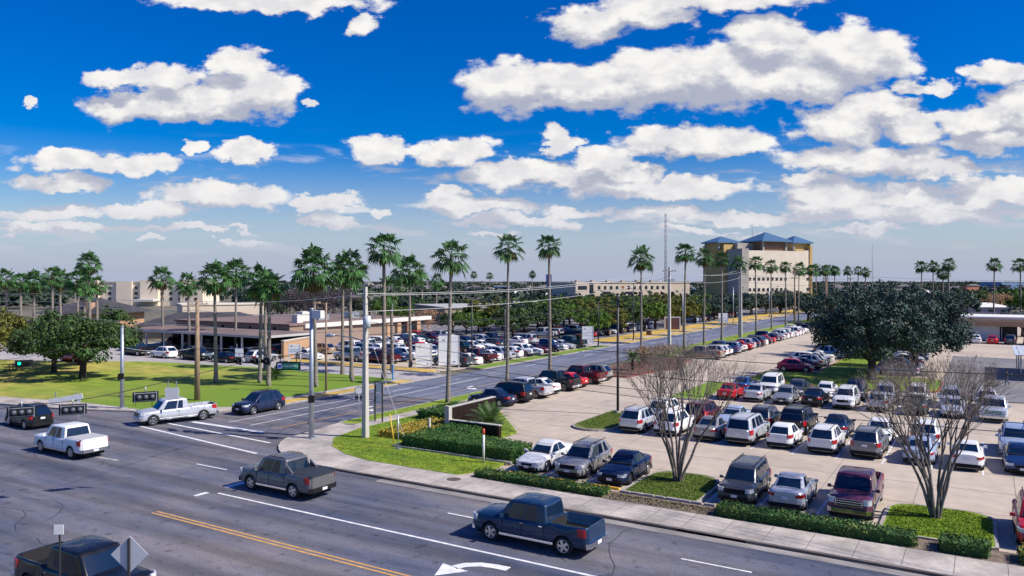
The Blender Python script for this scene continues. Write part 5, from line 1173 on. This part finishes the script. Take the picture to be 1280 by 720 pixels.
def utility_pole(x, y, h, mt, label, cross=(), r=.17, group=None, arm=None, trafo=None):
    t = thing('utility_pole', label, 'utility pole', (x, y, .1), 0, group)
    part('pole', mt, t, lambda b: b.tube([(0, 0, -.1), (0, 0, h-.1)], [r*1.25, r*.7], 10) if mt != CPOLE else b.box((0, 0, h/2-.1), (r*2.1, r*2.1, h), taper=.55))
    for z, w, ang in cross:
        part('crossarm', mat('crossarm_grey', (.30, .27, .24), .8), t, lambda b, z=z, w=w, ang=ang: (b.box((0, 0, z), (w, .1, .12), rz=ang), [b.tube([(math.cos(ang)*w*k/2, math.sin(ang)*w*k/2, z+.06), (math.cos(ang)*w*k/2, math.sin(ang)*w*k/2, z+.28)], .035, 6) for k in (-.95, -.5, .5, .95)]))
    if arm:
        z, l, ang, rise = arm; d = Vector((math.cos(ang), math.sin(ang), 0))
        part('lamp_arm', STEEL, t, lambda b: b.tube([d*0+Vector((0, 0, z)), d*l*.4+Vector((0, 0, z+rise*.75)), d*l*.8+Vector((0, 0, z+rise)), d*l+Vector((0, 0, z+rise))], .045, 6))
        part('lamp_head', mat('lamp_head', (.55, .57, .6), .4, .3), t, lambda b: b.tube([d*(l-.1)+Vector((0, 0, z+rise)), d*(l+.25)+Vector((0, 0, z+rise+.03)), d*(l+.75)+Vector((0, 0, z+rise-.06))], [.07, .17, .09], 8))
    if trafo: part('transformer', mat('transformer_grey', (.5, .55, .6), .5), t, lambda b: b.tube([(.35, -.2, trafo), (.35, -.2, trafo+.9)], .26, 10))
    return t
utility_pole(-38.5, 42.3, 11.1, CPOLE, 'white square concrete utility pole on the corner lawn', [(10.3, 2.2, .6), (8.9, 1.6, .6)], .19, arm=(7.0, 3.0, math.pi*1.02, .35), trafo=8.0)
utility_pole(-64.1, 47.0, 9.7, WOOD, 'brown weathered wooden pole on the left lawn', [(9.2, 1.8, .9)], .24)
utility_pole(-41.9, 115, 13.6, CPOLE, 'pale concrete utility pole beyond the shrub bed beside the avenue palms', [(12.9, 2.2, 0), (11.5, 1.8, 0)], .24)
utility_pole(-41.6, 155, 14.2, CPOLE, 'pale concrete utility pole farther along the avenue palms', [(13.4, 2.2, 0)], .24)
for i, y in enumerate((205, 250, 300)): utility_pole(-41.4, y, 14, WOOD, 'distant utility pole among the avenue palms, %s beyond the pale concrete poles' % ORD[i], [(13.4, 2.4, 0), (12., 2., 0)], .22, group='distant utility poles along the avenue')
def light_pole(x, y, h, label, heads=2, mt=DSTEEL, ang=0., arm=.6, group=None, r=.09):
    t = thing('light_pole', label, 'light pole', (x, y, .1), ang, group)
    part('pole', mt, t, lambda b: (b.tube([(0, 0, -.1), (0, 0, h)], [r*1.3, r], 8)))
    part('base', KERB, t, lambda b: b.tube([(0, 0, -.1), (0, 0, .25)], [.26, .26], 10))
    for k in range(heads):
        s = 1 if k == 0 else -1
        part('lamp_head', mt, t, lambda b, s=s: (b.tube([(0, 0, h-.15), (s*arm, 0, h-.02)], .035, 6), b.box((s*(arm+.35), 0, h), (.75, .45, .2), taper=.8)))
    return t
light_pole(-27.0, 61.4, 10.4, 'dark parking lot light pole with two lamp heads by the rounded island', 2, ang=.3)
light_pole(-57.0, 56.8, 9.2, 'thin black pole on the verge between the signal pole and the palms', 1, WOOD, ang=3.6, group=None)
light_pole(-59.5, 86.5, 9.0, 'dark light pole at the edge of the west lot beside the white board', 1, ang=1.2)
light_pole(-58.6, 93.5, 8.6, 'dark light pole over the maroon pickup truck in the west lot', 2, ang=.4)
light_pole(-56.6, 120.5, 8.8, 'dark light pole at the far corner of the west lot', 1, ang=0.)
light_pole(-57.0, 137, 11.0, 'tall pole with a flat dark lamp at the lot entrance', 1, ang=0.6)
for i, (x, y) in enumerate(((-57, 165), (-57, 205), (-57, 245))): light_pole(x, y, 9.5, 'street lamp with a long arm on the dry verge, %s beyond the lot entrance' % ORD[i], 1, STEEL, 0., 2.2, 'street lamps on the far side of the avenue')
light_pole(-85, 60+40, 8, 'lamp post rising over the brick building roof', 1, STEEL, 2.5, 1.4)
# traffic signal poles and span wires
def signal_pole(x, y, h, label, ped=True, box=False):
    t = thing('signal_pole', label, 'signal pole', (x, y, .12))
    part('pole', STEEL, t, lambda b: b.tube([(0, 0, 0), (0, 0, h)], [.19, .13], 14))
    part('base_plate', STEEL, t, lambda b: b.box((0, 0, .04), (.6, .6, .08)))
    part('cap', STEEL, t, lambda b: b.tube([(0, 0, h), (0, 0, h+.08)], .18, 12))
    if ped:
        o = part('pedestrian_signal', BLACKP, t, lambda b: b.box((.32, -.32, 2.9), (.42, .36, .5), rz=.7)); 
        part('push_button', mat('button_yellow', (.55, .4, .2), .5), t, lambda b: b.box((-.2, -.12, 1.1), (.14, .1, .22)))
    if box:
        part('camera_box', mat('white_box', (.7, .7, .68), .5), t, lambda b: (b.box((.55, .1, h-.35), (.9, .4, .55)), b.tube([(0, 0, h-.7), (.5, .1, h-.6)], .04, 6)))
    return t
signal_pole(-41.7, 40.1, 9.35, 'grey steel signal pole on the near corner sidewalk with a white box on top', True, True)
signal_pole(-65.9, 40.6, 7.3, 'grey steel signal pole on the far left corner with a coiled cable', True, False)
signal_pole(-65, 6, 8.5, 'steel signal pole beyond the left edge of the picture', False)
LENSK = mat('dark_lens', (.03, .05, .06), .2)
GREENL = mat('green_light', (.0, .75, .30), .4, emit=3.)
def signal_head(x, y, z, ang, label, lit=False, back=False, group=None):
    # ang = direction the lenses face
    t = thing('traffic_signal', label, 'traffic signal', (x, y, z), ang, group)
    part('housing', BLACKP, t, lambda b: b.box((0, 0, 0), (.22, 1.12, .36)))
    part('backplate', mat('signal_backplate', (.012, .013, .016), .5), t, lambda b: b.box((.06, 0, 0), (.02, 1.42, .62)))
    part('bracket', STEEL, t, lambda b: (b.box((-.02, -.60, 0), (.05, .04, .66)), b.box((-.02, .60, 0), (.05, .04, .66)), b.box((0, 0, .22), (.05, 1.2, .04)), b.box((0, 0, -.24), (.05, 1.2, .03)), b.tube([(0, 0, .2), (0, 0, .62)], .035, 6)))
    for k in range(3):
        part('lens', GREENL if lit and k == 0 else LENSK, t, lambda b, k=k: b.tube([(.10, (k-1)*.36, 0), (.125, (k-1)*.36, 0)], .14, 14, smooth=False))
        part('visor', BLACKP, t, lambda b, k=k: b.tube([(.12, (k-1)*.36, 0), (.34, (k-1)*.36, -.01)], .165, 12, cap=False))
        part('housing_dome', mat('dome_grey', (.10, .12, .15), .4), t, lambda b, k=k: b.tube([(-.11, (k-1)*.36, 0), (-.2, (k-1)*.36, 0)], [.15, .09], 10))
    t.scale = (.88, .88, .88)
    return t
def pos(px, py, D): x, y = at(px, D); return (x, y, CAM_H-(py-350)*D/964)
GS = 'traffic signals hung on the span wires'
for px, py, D, an, lb, lit in [(27, 515, 38, 148, 'black traffic signal seen from behind in front of the black suv at the left edge', False), (91, 512, 39.5, 148, 'black traffic signal seen from behind under the long white sign board', False), (182, 496, 41, 150, 'black traffic signal seen from behind beside the grey square sign', False),
      (299, 451, 58, 250, 'dark traffic signal hanging left of the pale palm trunk', False), (320, 451, 57.5, 250, 'dark traffic signal hanging between the other signal and the palm trunk', False), (334, 451.5, 57, 250, 'dark traffic signal hanging beside the green street name sign', False), (30, 454, 62, -30, 'traffic signal with a lit green lamp in front of the left oaks', True)]:
    x, y, z = pos(px, py, D); signal_head(x, y, z, R(an), lb, lit, group=GS)
def hang(name, px, py, D, w, h, mt, label, cat, tilt=0., face=None):
    x, y, z = pos(px, py, D); t = thing(name, label, cat, (x, y, z), YAW+(face or 0)); 
    o = part('panel', mt, t, lambda b: b.box((0, 0, 0), (w, .03, h))); o.rotation_euler = (0, -tilt, 0)
    q = part('hanger', STEEL, t, lambda b: (b.box((-w*.3, .03, h*.4), (.04, .04, h*.9+.3)), b.box((w*.3, .03, h*.4), (.04, .04, h*.9+.3)))); return t
WPAN = mat('sign_back', (.85, .86, .86), .5, .1, noise=.06, scale=5.)
hang('sign_board', 82, 498.5, 40.5, 1.8, .26, WPAN, 'long white sign board seen from behind hanging above a traffic signal', 'sign', .18)
hang('sign_board', 215, 492, 41.5, .74, .62, mat('sign_back_grey', (.68, .68, .70), .5), 'grey square sign seen from behind beside a hanging traffic signal', 'sign')
hang('sign_board', 299, 441, 58.5, .62, .62, WPAN, 'small white square sign hanging above the traffic signals by the palm', 'sign')
# street name sign
x, y, z = pos(360.5, 457.5, 56.6)
t = thing('street_name_sign', 'green street name sign with a blue emblem hanging from the span wire', 'sign', (x, y, z), YAW)
part('panel', mat('sign_green', (.0, .30, .15), .4), t, lambda b: b.box((0, 0, 0), (1.62, .06, .44)))
part('frame', BLACKP, t, lambda b: (b.box((0, -.005, .26), (1.76, .1, .08)), b.box((0, -.005, -.26), (1.76, .1, .08)), b.box((-.85, -.005, 0), (.08, .1, .46)), b.box((.85, -.005, 0), (.08, .1, .46))))
part('emblem', mat('emblem_white', (.8, .82, .85), .5), t, lambda b: b.box((-.63, -.045, 0), (.3, .02, .38)))
part('emblem_disc', mat('emblem_blue', (.05, .07, .42), .5), t, lambda b: b.tube([(-.63, -.055, 0), (-.63, -.075, 0)], .13, 14, smooth=False))
o = inst('lettering', text_mesh('LINDBERG', .25, mat('sign_white', (.85, .88, .85), .5)), t, (.13, -.045, 0)); o.rotation_euler = (R(90), 0, 0)
part('hanger', BLACKP, t, lambda b: (b.tube([(-.6, 0, .28), (-.6, 0, .62)], .03, 6), b.tube([(.6, 0, .28), (.6, 0, .62)], .03, 6)))
def wire(pts, label, sag=.4, r=.02, mt=WIRE, group='overhead wires', name='overhead_wire'):
    q = []; n = 14
    for i in range(len(pts)-1):
        a, c = Vector(pts[i]), Vector(pts[i+1])
        for k in range(n+(i == len(pts)-2)):
            s = k/n; p = a.lerp(c, s); p.z -= sag*4*s*(1-s); q.append(p)
    b = MB(); b.tube(q, r, 5); return tag(b.build(name, mt), label, 'wire', group)
NEp = (-41.7, 40.1); NWp = (-65.9, 40.6)
gs = 'span wires carrying the signals'
S1 = [pos(-60, 521, 36), pos(27, 505, 38), pos(91, 501, 39.5), pos(182, 483, 41.), pos(320, 448, 50), (-41.7, 40.1, 6.4)]
wire(S1, 'dark span wire carrying the three near traffic signals to the near corner pole', .05, .02, WIREB, gs, 'span_wire')
wire([(-65.9, 40.6, 6.9), pos(230, 434, 60), pos(299, 441.5, 58), pos(334, 443, 57), pos(361, 446, 56.6), (-41.7, 40.1, 6.9)], 'span wire between the two corner poles above the street name sign', .05, .018, WIREB, gs, 'span_wire')
wire([(-65.9, 40.6, 6.9), pos(30, 447, 62), pos(-60, 452, 62)], 'span wire from the far left corner pole past the lit green signal', .1, .018, WIREB, gs, 'span_wire')
wire([(-65.9, 40.6, 5.6), (-64.1, 47, 5.2), (-41.7, 40.1, 7.4)], 'thin guy wire from the far left corner pole to the near corner pole', .4, .014, WIRE, gs, 'span_wire')
CP = (-38.5, 42.3)
for k, (z1, z2, z3) in enumerate([(10.6, 9.6, 9.9), (9.3, 8.7, 8.8), (7.9, 7.3, 7.4)]):
    wire([(CP[0], CP[1], z1), (-64.1, 47, z2), (-104, 54, z3), (-150, 62, z3)], ['topmost', 'middle', 'lowest'][k]+' pale power line crossing the left half of the picture', .35, .022)
for k, (z1, z2, dx) in enumerate([(10.6, 13.2, -.8), (10.5, 13.2, .8), (9.3, 11.9, 0), (8.2, 9.6, .1), (7.6, 8.9, 0)]):
    wire([(CP[0]+dx, CP[1], z1), (-41.9+dx, 115, z2), (-41.6+dx, 155, z2+.2), (-41.4+dx, 205, z2)], ['outer left power line', 'outer right power line', 'centre power line', 'upper dark cable', 'lower dark cable'][k]+' running along the near side of the avenue', .9, .024, WIRE if k < 3 else WIREB)
for k, (px, y0, y1, D0, D1) in enumerate([(1012, 387, 391, 190, 100), (1012, 395, 399, 188, 98), (1012, 398, 400.5, 186, 97)]):
    wire([pos(px, y0, D0), pos(1400, y1, D1)], ['upper', 'middle', 'lower'][k]+' pale power line crossing in front of the big oaks on the right', .3, .03)
for k, (za, zb_) in enumerate([(6.6, 6.1), (6.2, 5.7), (8.6, 8.0), (7.4, 6.9)]):
    wire([(CP[0], CP[1], za), (6, 36.2, zb_)], ['third', 'lowest', 'topmost', 'second'][k]+' dark cable from the concrete pole over the parked cars', .7, .016, WIREB)
wire([(CP[0], CP[1], 7.2), (-27, 61.4, 7.4)], 'dark cable from the concrete pole to the parking lot light pole', .5, .016, WIREB)
wire([(CP[0], CP[1], 6.9), (-59.5, 86.5, 7.)], 'dark cable from the concrete pole across the avenue to the west lot', .6, .018, WIREB)
wire([(CP[0], CP[1], 8.4), (-33.6, 41.2, .1)], 'slim guy wire anchored in the corner lawn', .0, .012, WIRE)
for k, (zl, zr, ex) in enumerate([(7.0, 7.6, -62.6), (6.3, 6.9, -60.0), (8.2, 8.4, -57.0)]):
    wire([(CP[0], CP[1], zl), (ex, (79.9, 81.9, 137)[k], zr)], ['lower', 'middle', 'upper'][k]+' thin dark cable strung from the concrete pole over the avenue', .8, .016, WIREB)
for k, z in enumerate((12.4, 11.0, 9.4)):
    wire([(-41.9, 115, z), (-57.0, 137, z-1.), (-96, 150, z-1.2)], ['top', 'middle', 'bottom'][k]+' cable crossing the avenue towards the oaks at the lot entrance', .7, .022, WIREB)
    wire([(-41.6, 155, z+.3), (-20, 190, z-.2), (30, 230, z-.4)], ['top', 'middle', 'bottom'][k]+' cable running from the far pale pole towards the right skyline', .7, .022, WIREB)
b = MB(); b.tube([(-34.9, 41.3, .1), (-35.6, 41.6, 2.2)], .045, 6); tag(b.build('guy_guard', mat('guard_yellow', (.75, .52, .04), .5)), 'yellow plastic guard on a guy wire on the corner lawn', 'guy guard')
t = thing('sign_post', 'bare grey sign post on a small plate in the corner lawn', 'post', (-34.0, 40.6, .14)); part('post', STEEL, t, lambda b: b.tube([(0, 0, 0), (0, 0, 2.3)], .045, 8)); part('plate', STEEL, t, lambda b: b.box((0, 0, .03), (.4, .3, .05)))
t = thing('marker_post', 'white marker post with a red cap in front of the dark hedge', 'marker post', (-26.9, 40.4, .14)); part('post', mat('marker_white', (.72, .72, .70), .6), t, lambda b: b.tube([(0, 0, 0), (0, 0, 1.75)], .075, 10)); part('cap', mat('marker_red', (.65, .10, .05), .5), t, lambda b: b.tube([(0, 0, 1.75), (0, 0, 2.05), (0, 0, 2.12)], [.085, .085, .04], 10))
t = thing('marker_post', 'short grey marker post beside the golden hedge bed', 'marker post', (-34.65, 44.9, .14)); part('post', FASC, t, lambda b: b.box((0, 0, .65), (.12, .12, 1.3))); part('cap', FASC, t, lambda b: b.box((0, 0, 1.32), (.15, .15, .05)))
# two-post guide sign seen from behind
t = thing('guide_sign', 'pair of dark posts carrying grey sign panels seen from behind on the avenue verge', 'sign', (-41.9, 47.6, .13), R(86))
for s in (-1, 1): part('post', DSTEEL, t, lambda b, s=s: b.box((0, s*.42, 1.6), (.09, .09, 3.2)))
for z_, h_, w_ in ((2.7, .7, 1.0), (1.85, .5, .8)): part('panel', mat('sign_back_grey', (.68, .68, .70), .5), t, lambda b, z_=z_, h_=h_, w_=w_: b.box((.06, 0, z_), (.02, w_, h_)))
t = thing('round_sign', 'small round sign on a thin post at the edge of the avenue', 'sign', (-43.3, 46.8, .13), R(-60)); part('post', STEEL, t, lambda b: b.tube([(0, 0, 0), (0, 0, 2.5)], .03, 6)); part('disc', WPAN, t, lambda b: b.tube([(0, 0, 2.5), (.03, 0, 2.5)], .3, 16, smooth=False)); part('rim', BLACKP, t, lambda b: b.tube([(-.005, 0, 2.5), (.025, 0, 2.5)], .34, 16, smooth=False)); part('plate', BLACKP, t, lambda b: b.box((0, 0, 1.95), (.04, .6, .2)))
# near signs seen from behind at the bottom left
x, y, z = pos(162, 693, 24.5)
t = thing('diamond_sign', 'grey back of a diamond warning sign in front of the black pickup truck', 'sign', (x, y, 0), YAW)
o = part('panel', mat('sign_back_near', (.62, .65, .70), .45, .3), t, lambda b: b.box((0, 0, 0), (.84, .02, .84))); o.location = (0, 0, z); o.rotation_euler = (0, R(45), 0)
part('post', DSTEEL, t, lambda b: b.box((0, -.05, (z+.52)/2), (.07, .07, z+.52)))
x, y, z = pos(73.5, 662, 25)
t = thing('small_sign', 'small white square sign back above the roof of the black pickup truck', 'sign', (x, y, 0), YAW)
o = part('panel', WPAN, t, lambda b: b.box((0, 0, z), (.31, .02, .31))); part('post', DSTEEL, t, lambda b: b.box((0, .05, z/2), (.045, .045, z)))
# signs by the driveway
def board(x, y, w, h, z0, label, ang, stripes=True):
    t = thing('sign_board', label, 'sign', (x, y, .1), ang); part('panel', mat('board_white', (.86, .87, .88), .6, noise=.04, scale=3.), t, lambda b: b.box((0, 0, z0+h/2), (w, .14, h)))
    part('frame', FASC, t, lambda b: (b.box((w/2+.06, 0, (z0+h)/2), (.12, .2, z0+h)), b.box((-w/2-.06, 0, (z0+h)/2), (.12, .2, z0+h))))
    if stripes:
        for k in range(2): part('blue_band', mat('board_blue', (.25, .40, .62), .6), t, lambda b, k=k: b.box((0, -.08, z0+h*(.25+.2*k)), (w*.9, .02, .06)))
    for k in range(2): part('dark_mark', mat('board_mark', (.12, .15, .22), .6), t, lambda b, k=k: b.box(((k-.5)*w*.55, -.08, z0+h*(.12 if k else .85)), (w*.14, .02, .12)))
    return t
board(-62.6, 79.9, 1.9, 3.0, .2, 'white sign board with blue bands beside the driveway, left of the larger one', YAW+.1)
board(-60.0, 81.9, 2.5, 3.9, .3, 'larger white sign board in front of the dark grey pickup truck', YAW+.1, False)
board(-60.6, 124.6, 1.8, 3.0, .2, 'white sign board at the entrance of the hospital lot', YAW)
board(-57.2, 196.5, 2.2, 2.4, .6, 'small white sign board far along the avenue', YAW)
board(-80.5, 70.3+4, 1.5, 1.3, 1.4, 'small white notice board in front of the silver suv by the carport', YAW)
t = thing('sign_board', 'dark red monument sign on the dry verge of the avenue', 'sign', (-60.5, 168, .1), YAW); part('panel', mat('sign_maroon', (.13, .05, .05), .7), t, lambda b: b.box((0, 0, 1.6), (3.2, .3, 2.6))); part('frame', FASC, t, lambda b: (b.box((-1.7, 0, 1.6), (.22, .4, 3.2)), b.box((1.7, 0, 1.6), (.22, .4, 3.2)), b.box((0, 0, 3.05), (3.2, .36, .22))))
t = thing('marker_post', 'short blue post with a pale cap at the driveway mouth', 'marker post', (-57.9, 68.2, .1)); part('post', mat('blue_post', (.05, .25, .6), .5), t, lambda b: b.box((0, 0, .9), (.12, .12, 1.8))); part('cap', FASC, t, lambda b: b.box((0, 0, 1.83), (.14, .14, .06)))
# lane-use sign on the west verge and parking sign posts
t = thing('parking_sign', 'small signs on a thin post standing on the left lawn before the oak trunk', 'sign', (*at(98, 58)[0:2], .1), YAW); part('post', STEEL, t, lambda b: b.tube([(0, 0, 0), (0, 0, 2.4)], .03, 6)); part('round_plate', WPAN, t, lambda b: b.tube([(0, -.02, 2.5), (0, .01, 2.5)], .2, 14, smooth=False)); part('plate', WPAN, t, lambda b: (b.box((0, 0, 2.05), (.75, .03, .26))))
# picnic bench under the oaks
t = thing('picnic_bench', 'dark picnic table with benches under the left oaks', 'bench', (*at(20, 98), .12), .4)
part('table_top', WOOD, t, lambda b: b.box((0, 0, .75), (1.9, .8, .06))); 
for s in (-1, 1): part('bench_seat', WOOD, t, lambda b, s=s: b.box((0, s*.75, .45), (1.9, .28, .05))); part('leg_frame', WOOD, t, lambda b, s=s: (b.box((s*.7, 0, .42), (.08, 1.6, .08)), b.box((s*.7, .3, .36), (.08, .08, .72)), b.box((s*.7, -.3, .36), (.08, .08, .72))))
# chain-link style rail behind the NW corner
t = thing('handrail', 'low dark pipe rail behind the far left corner sidewalk', 'railing', (-66, 41.9, .14), .3)
for i in range(3): part('post', DSTEEL, t, lambda b, i=i: b.tube([(i*1.8, 0, 0), (i*1.8, 0, 1.)], .03, 6))
part('rail', DSTEEL, t, lambda b: b.tube([(0, 0, 1.), (3.6, 0, 1.)], .03, 6))
# sign wall
SW = mat('dark_brown_brick', (.022, .015, .013), .95, noise=.3, scale=3., spec=.1); COP = mat('white_coping', (.46, .44, .41), .8, noise=.08)
t = thing('sign_wall', 'dark brown L-shaped entrance wall with a white coping and end pillar beside the avenue', 'wall', (-34.9, 47.6, .1))
part('long_wall', SW, t, lambda b: b.box((0, 3.2, .88), (.34, 6.2, 1.76))); part('low_wall', SW, t, lambda b: b.box((2.45, 0, .42), (4.4, .34, .84)))
part('coping', COP, t, lambda b: (b.box((0, 3.2, 1.79), (.40, 6.3, .06)), b.box((2.45, 0, .87), (4.5, .40, .06)))); part('end_pillar', COP, t, lambda b: b.box((0, -.05, .95), (.42, .40, 1.9)))
t = thing('lawn_edging', 'thin concrete edging along the foot of the dark clipped hedge', 'edging', (-30, 41.0, .14)); part('edging', WALK, t, lambda b: (b.box((0, 0, .05), (9.6, .12, .12)), b.box((-4.74, 1.6, .05), (.12, 3.1, .12))))
# wheel stops
for i, x in enumerate((-23.5, -20.8, -18.1)):
    b = MB(); b.box((0, 0, .07), (1.9, .16, .13), taper=.9); o = b.build('wheel_stop', mat('stop_yellow', (.72, .42, .04), .7, noise=.25, scale=6.), None, (x, 39.35, 0)); tag(o, 'yellow wheel stop in front of the %s' % ('white sedan', 'beige suv', 'navy sedan')[i], 'wheel stop', 'yellow wheel stops of the front row')
for i, x in enumerate((-11.0, -8.5)):
    b = MB(); b.box((0, 0, .07), (1.9, .16, .13), taper=.9); o = b.build('wheel_stop', mat('stop_yellow', (.72, .42, .04), .7), None, (x, 39.1, 0)); tag(o, 'yellow wheel stop in front of the %s' % ('dark suv', 'silver sedan')[i], 'wheel stop', 'yellow wheel stops of the front row')
# edging stones beside the left island
rg = random.Random(5)
for i in range(9):
    b = MB(); n = rg.uniform(.5, .75); b.box((0, 0, .07), (n, .2, .16), taper=.85); o = b.build('edging_stone', KERB, None, (-16.6+i*.66, 38.75-.0*i, .06), rg.uniform(-.06, .06)); tag(o, 'loose concrete edging stone, %s from the left in front of the left grass island' % ORD[i], 'edging stone', 'edging stones below the left island')
# stormwater inlet
b = MB(); b.box((-15.6+5, 34.42, .05), (3.2, .12, .08)); tag(b.build('storm_drain', BLACKP), 'dark storm drain slot in the kerb beside the moving blue pickup truck', 'drain')
# ------------------------------------------------------------ person
def skin_mesh(name, verts, edges, radii, mt, root=0):
    me = bpy.data.meshes.new(name); me.from_pydata(verts, edges, []); o = bpy.data.objects.new(name, me); COL.objects.link(o)
    md = o.modifiers.new('s', 'SKIN'); sv = me.skin_vertices[0].data
    for i, r_ in enumerate(radii): sv[i].radius = (r_, r_) if not hasattr(r_, '__len__') else r_
    sv[root].use_root = True; sb = o.modifiers.new('u', 'SUBSURF'); sb.levels = sb.render_levels = 1
    bpy.context.view_layer.update(); m2 = bpy.data.meshes.new_from_object(o.evaluated_get(bpy.context.evaluated_depsgraph_get())); bpy.data.objects.remove(o)
    m2.materials.clear(); m2.materials.append(mt); return m2
SK = mat('skin', (.40, .24, .17), .6)
t = thing('person', 'person in dark jacket and grey trousers walking across the parking lane', 'person', (2.0, 100.2, .01), R(200))
V = [(0, 0, .95), (0, 0, 1.15), (0, 0, 1.38), (.01, 0, 1.50), (.02, 0, 1.60), (.03, 0, 1.70), (0, .19, 1.40), (.10, .24, 1.12), (.26, .22, .92), (0, -.19, 1.40), (-.12, -.24, 1.14), (-.06, -.24, .90), (.0, .09, .90), (.16, .10, .50), (.22, .10, .09), (.36, .11, .04), (0, -.09, .90), (-.10, -.10, .50), (-.32, -.10, .14), (-.20, -.11, .05)]
E_ = [(0, 1), (1, 2), (2, 3), (3, 4), (4, 5), (2, 6), (6, 7), (7, 8), (2, 9), (9, 10), (10, 11), (0, 12), (12, 13), (13, 14), (14, 15), (0, 16), (16, 17), (17, 18), (18, 19)]
RD = [.14, .13, .15, .055, .09, .085, .06, .045, .03, .06, .045, .03, .09, .06, .04, .035, .09, .06, .04, .035]
inst('body', skin_mesh('body', V, E_, RD, SK), t)
inst('jacket', skin_mesh('jacket', [V[i] for i in (0, 1, 2, 6, 7, 8, 9, 10, 11)], [(0, 1), (1, 2), (2, 3), (3, 4), (4, 5), (2, 6), (6, 7), (7, 8)], [.175, .17, .19, .085, .07, .055, .085, .07, .055], mat('jacket_black', (.02, .02, .024), .8)), t)
inst('trousers', skin_mesh('trousers', [V[i] for i in (0, 12, 13, 14, 16, 17, 18)], [(0, 1), (1, 2), (2, 3), (0, 4), (4, 5), (5, 6)], [.16, .105, .08, .065, .105, .08, .065], mat('trousers_grey', (.14, .16, .20), .8)), t)
b = MB(); b.tube([(0, 0, 1.62), (-.01, 0, 1.70), (0, 0, 1.79), (.01, 0, 1.815)], [.10, .115, .09, .02], 12); b.build('hair', mat('hair', (.02, .014, .01), .7), t)
# bird-proof details: fire hydrant-like meter on the verge
t = thing('utility_box', 'small brown box on the dry verge across the avenue', 'utility box', (-59.8, 152, .12)); part('box', mat('rust_box', (.18, .10, .06), .8), t, lambda b: b.box((0, 0, .45), (.9, .7, .9))); part('lid', mat('rust_box2', (.13, .08, .05), .8), t, lambda b: b.box((0, 0, .93), (1., .8, .08)))
for o in bpy.data.objects:
    if 'label' in o and not 4 <= len(o['label'].replace('-', ' ').split()) <= 16: print('LONG', len(o['label'].split()), o['label'])
print('vehicles', NCAR[0], 'objects', len(bpy.data.objects))
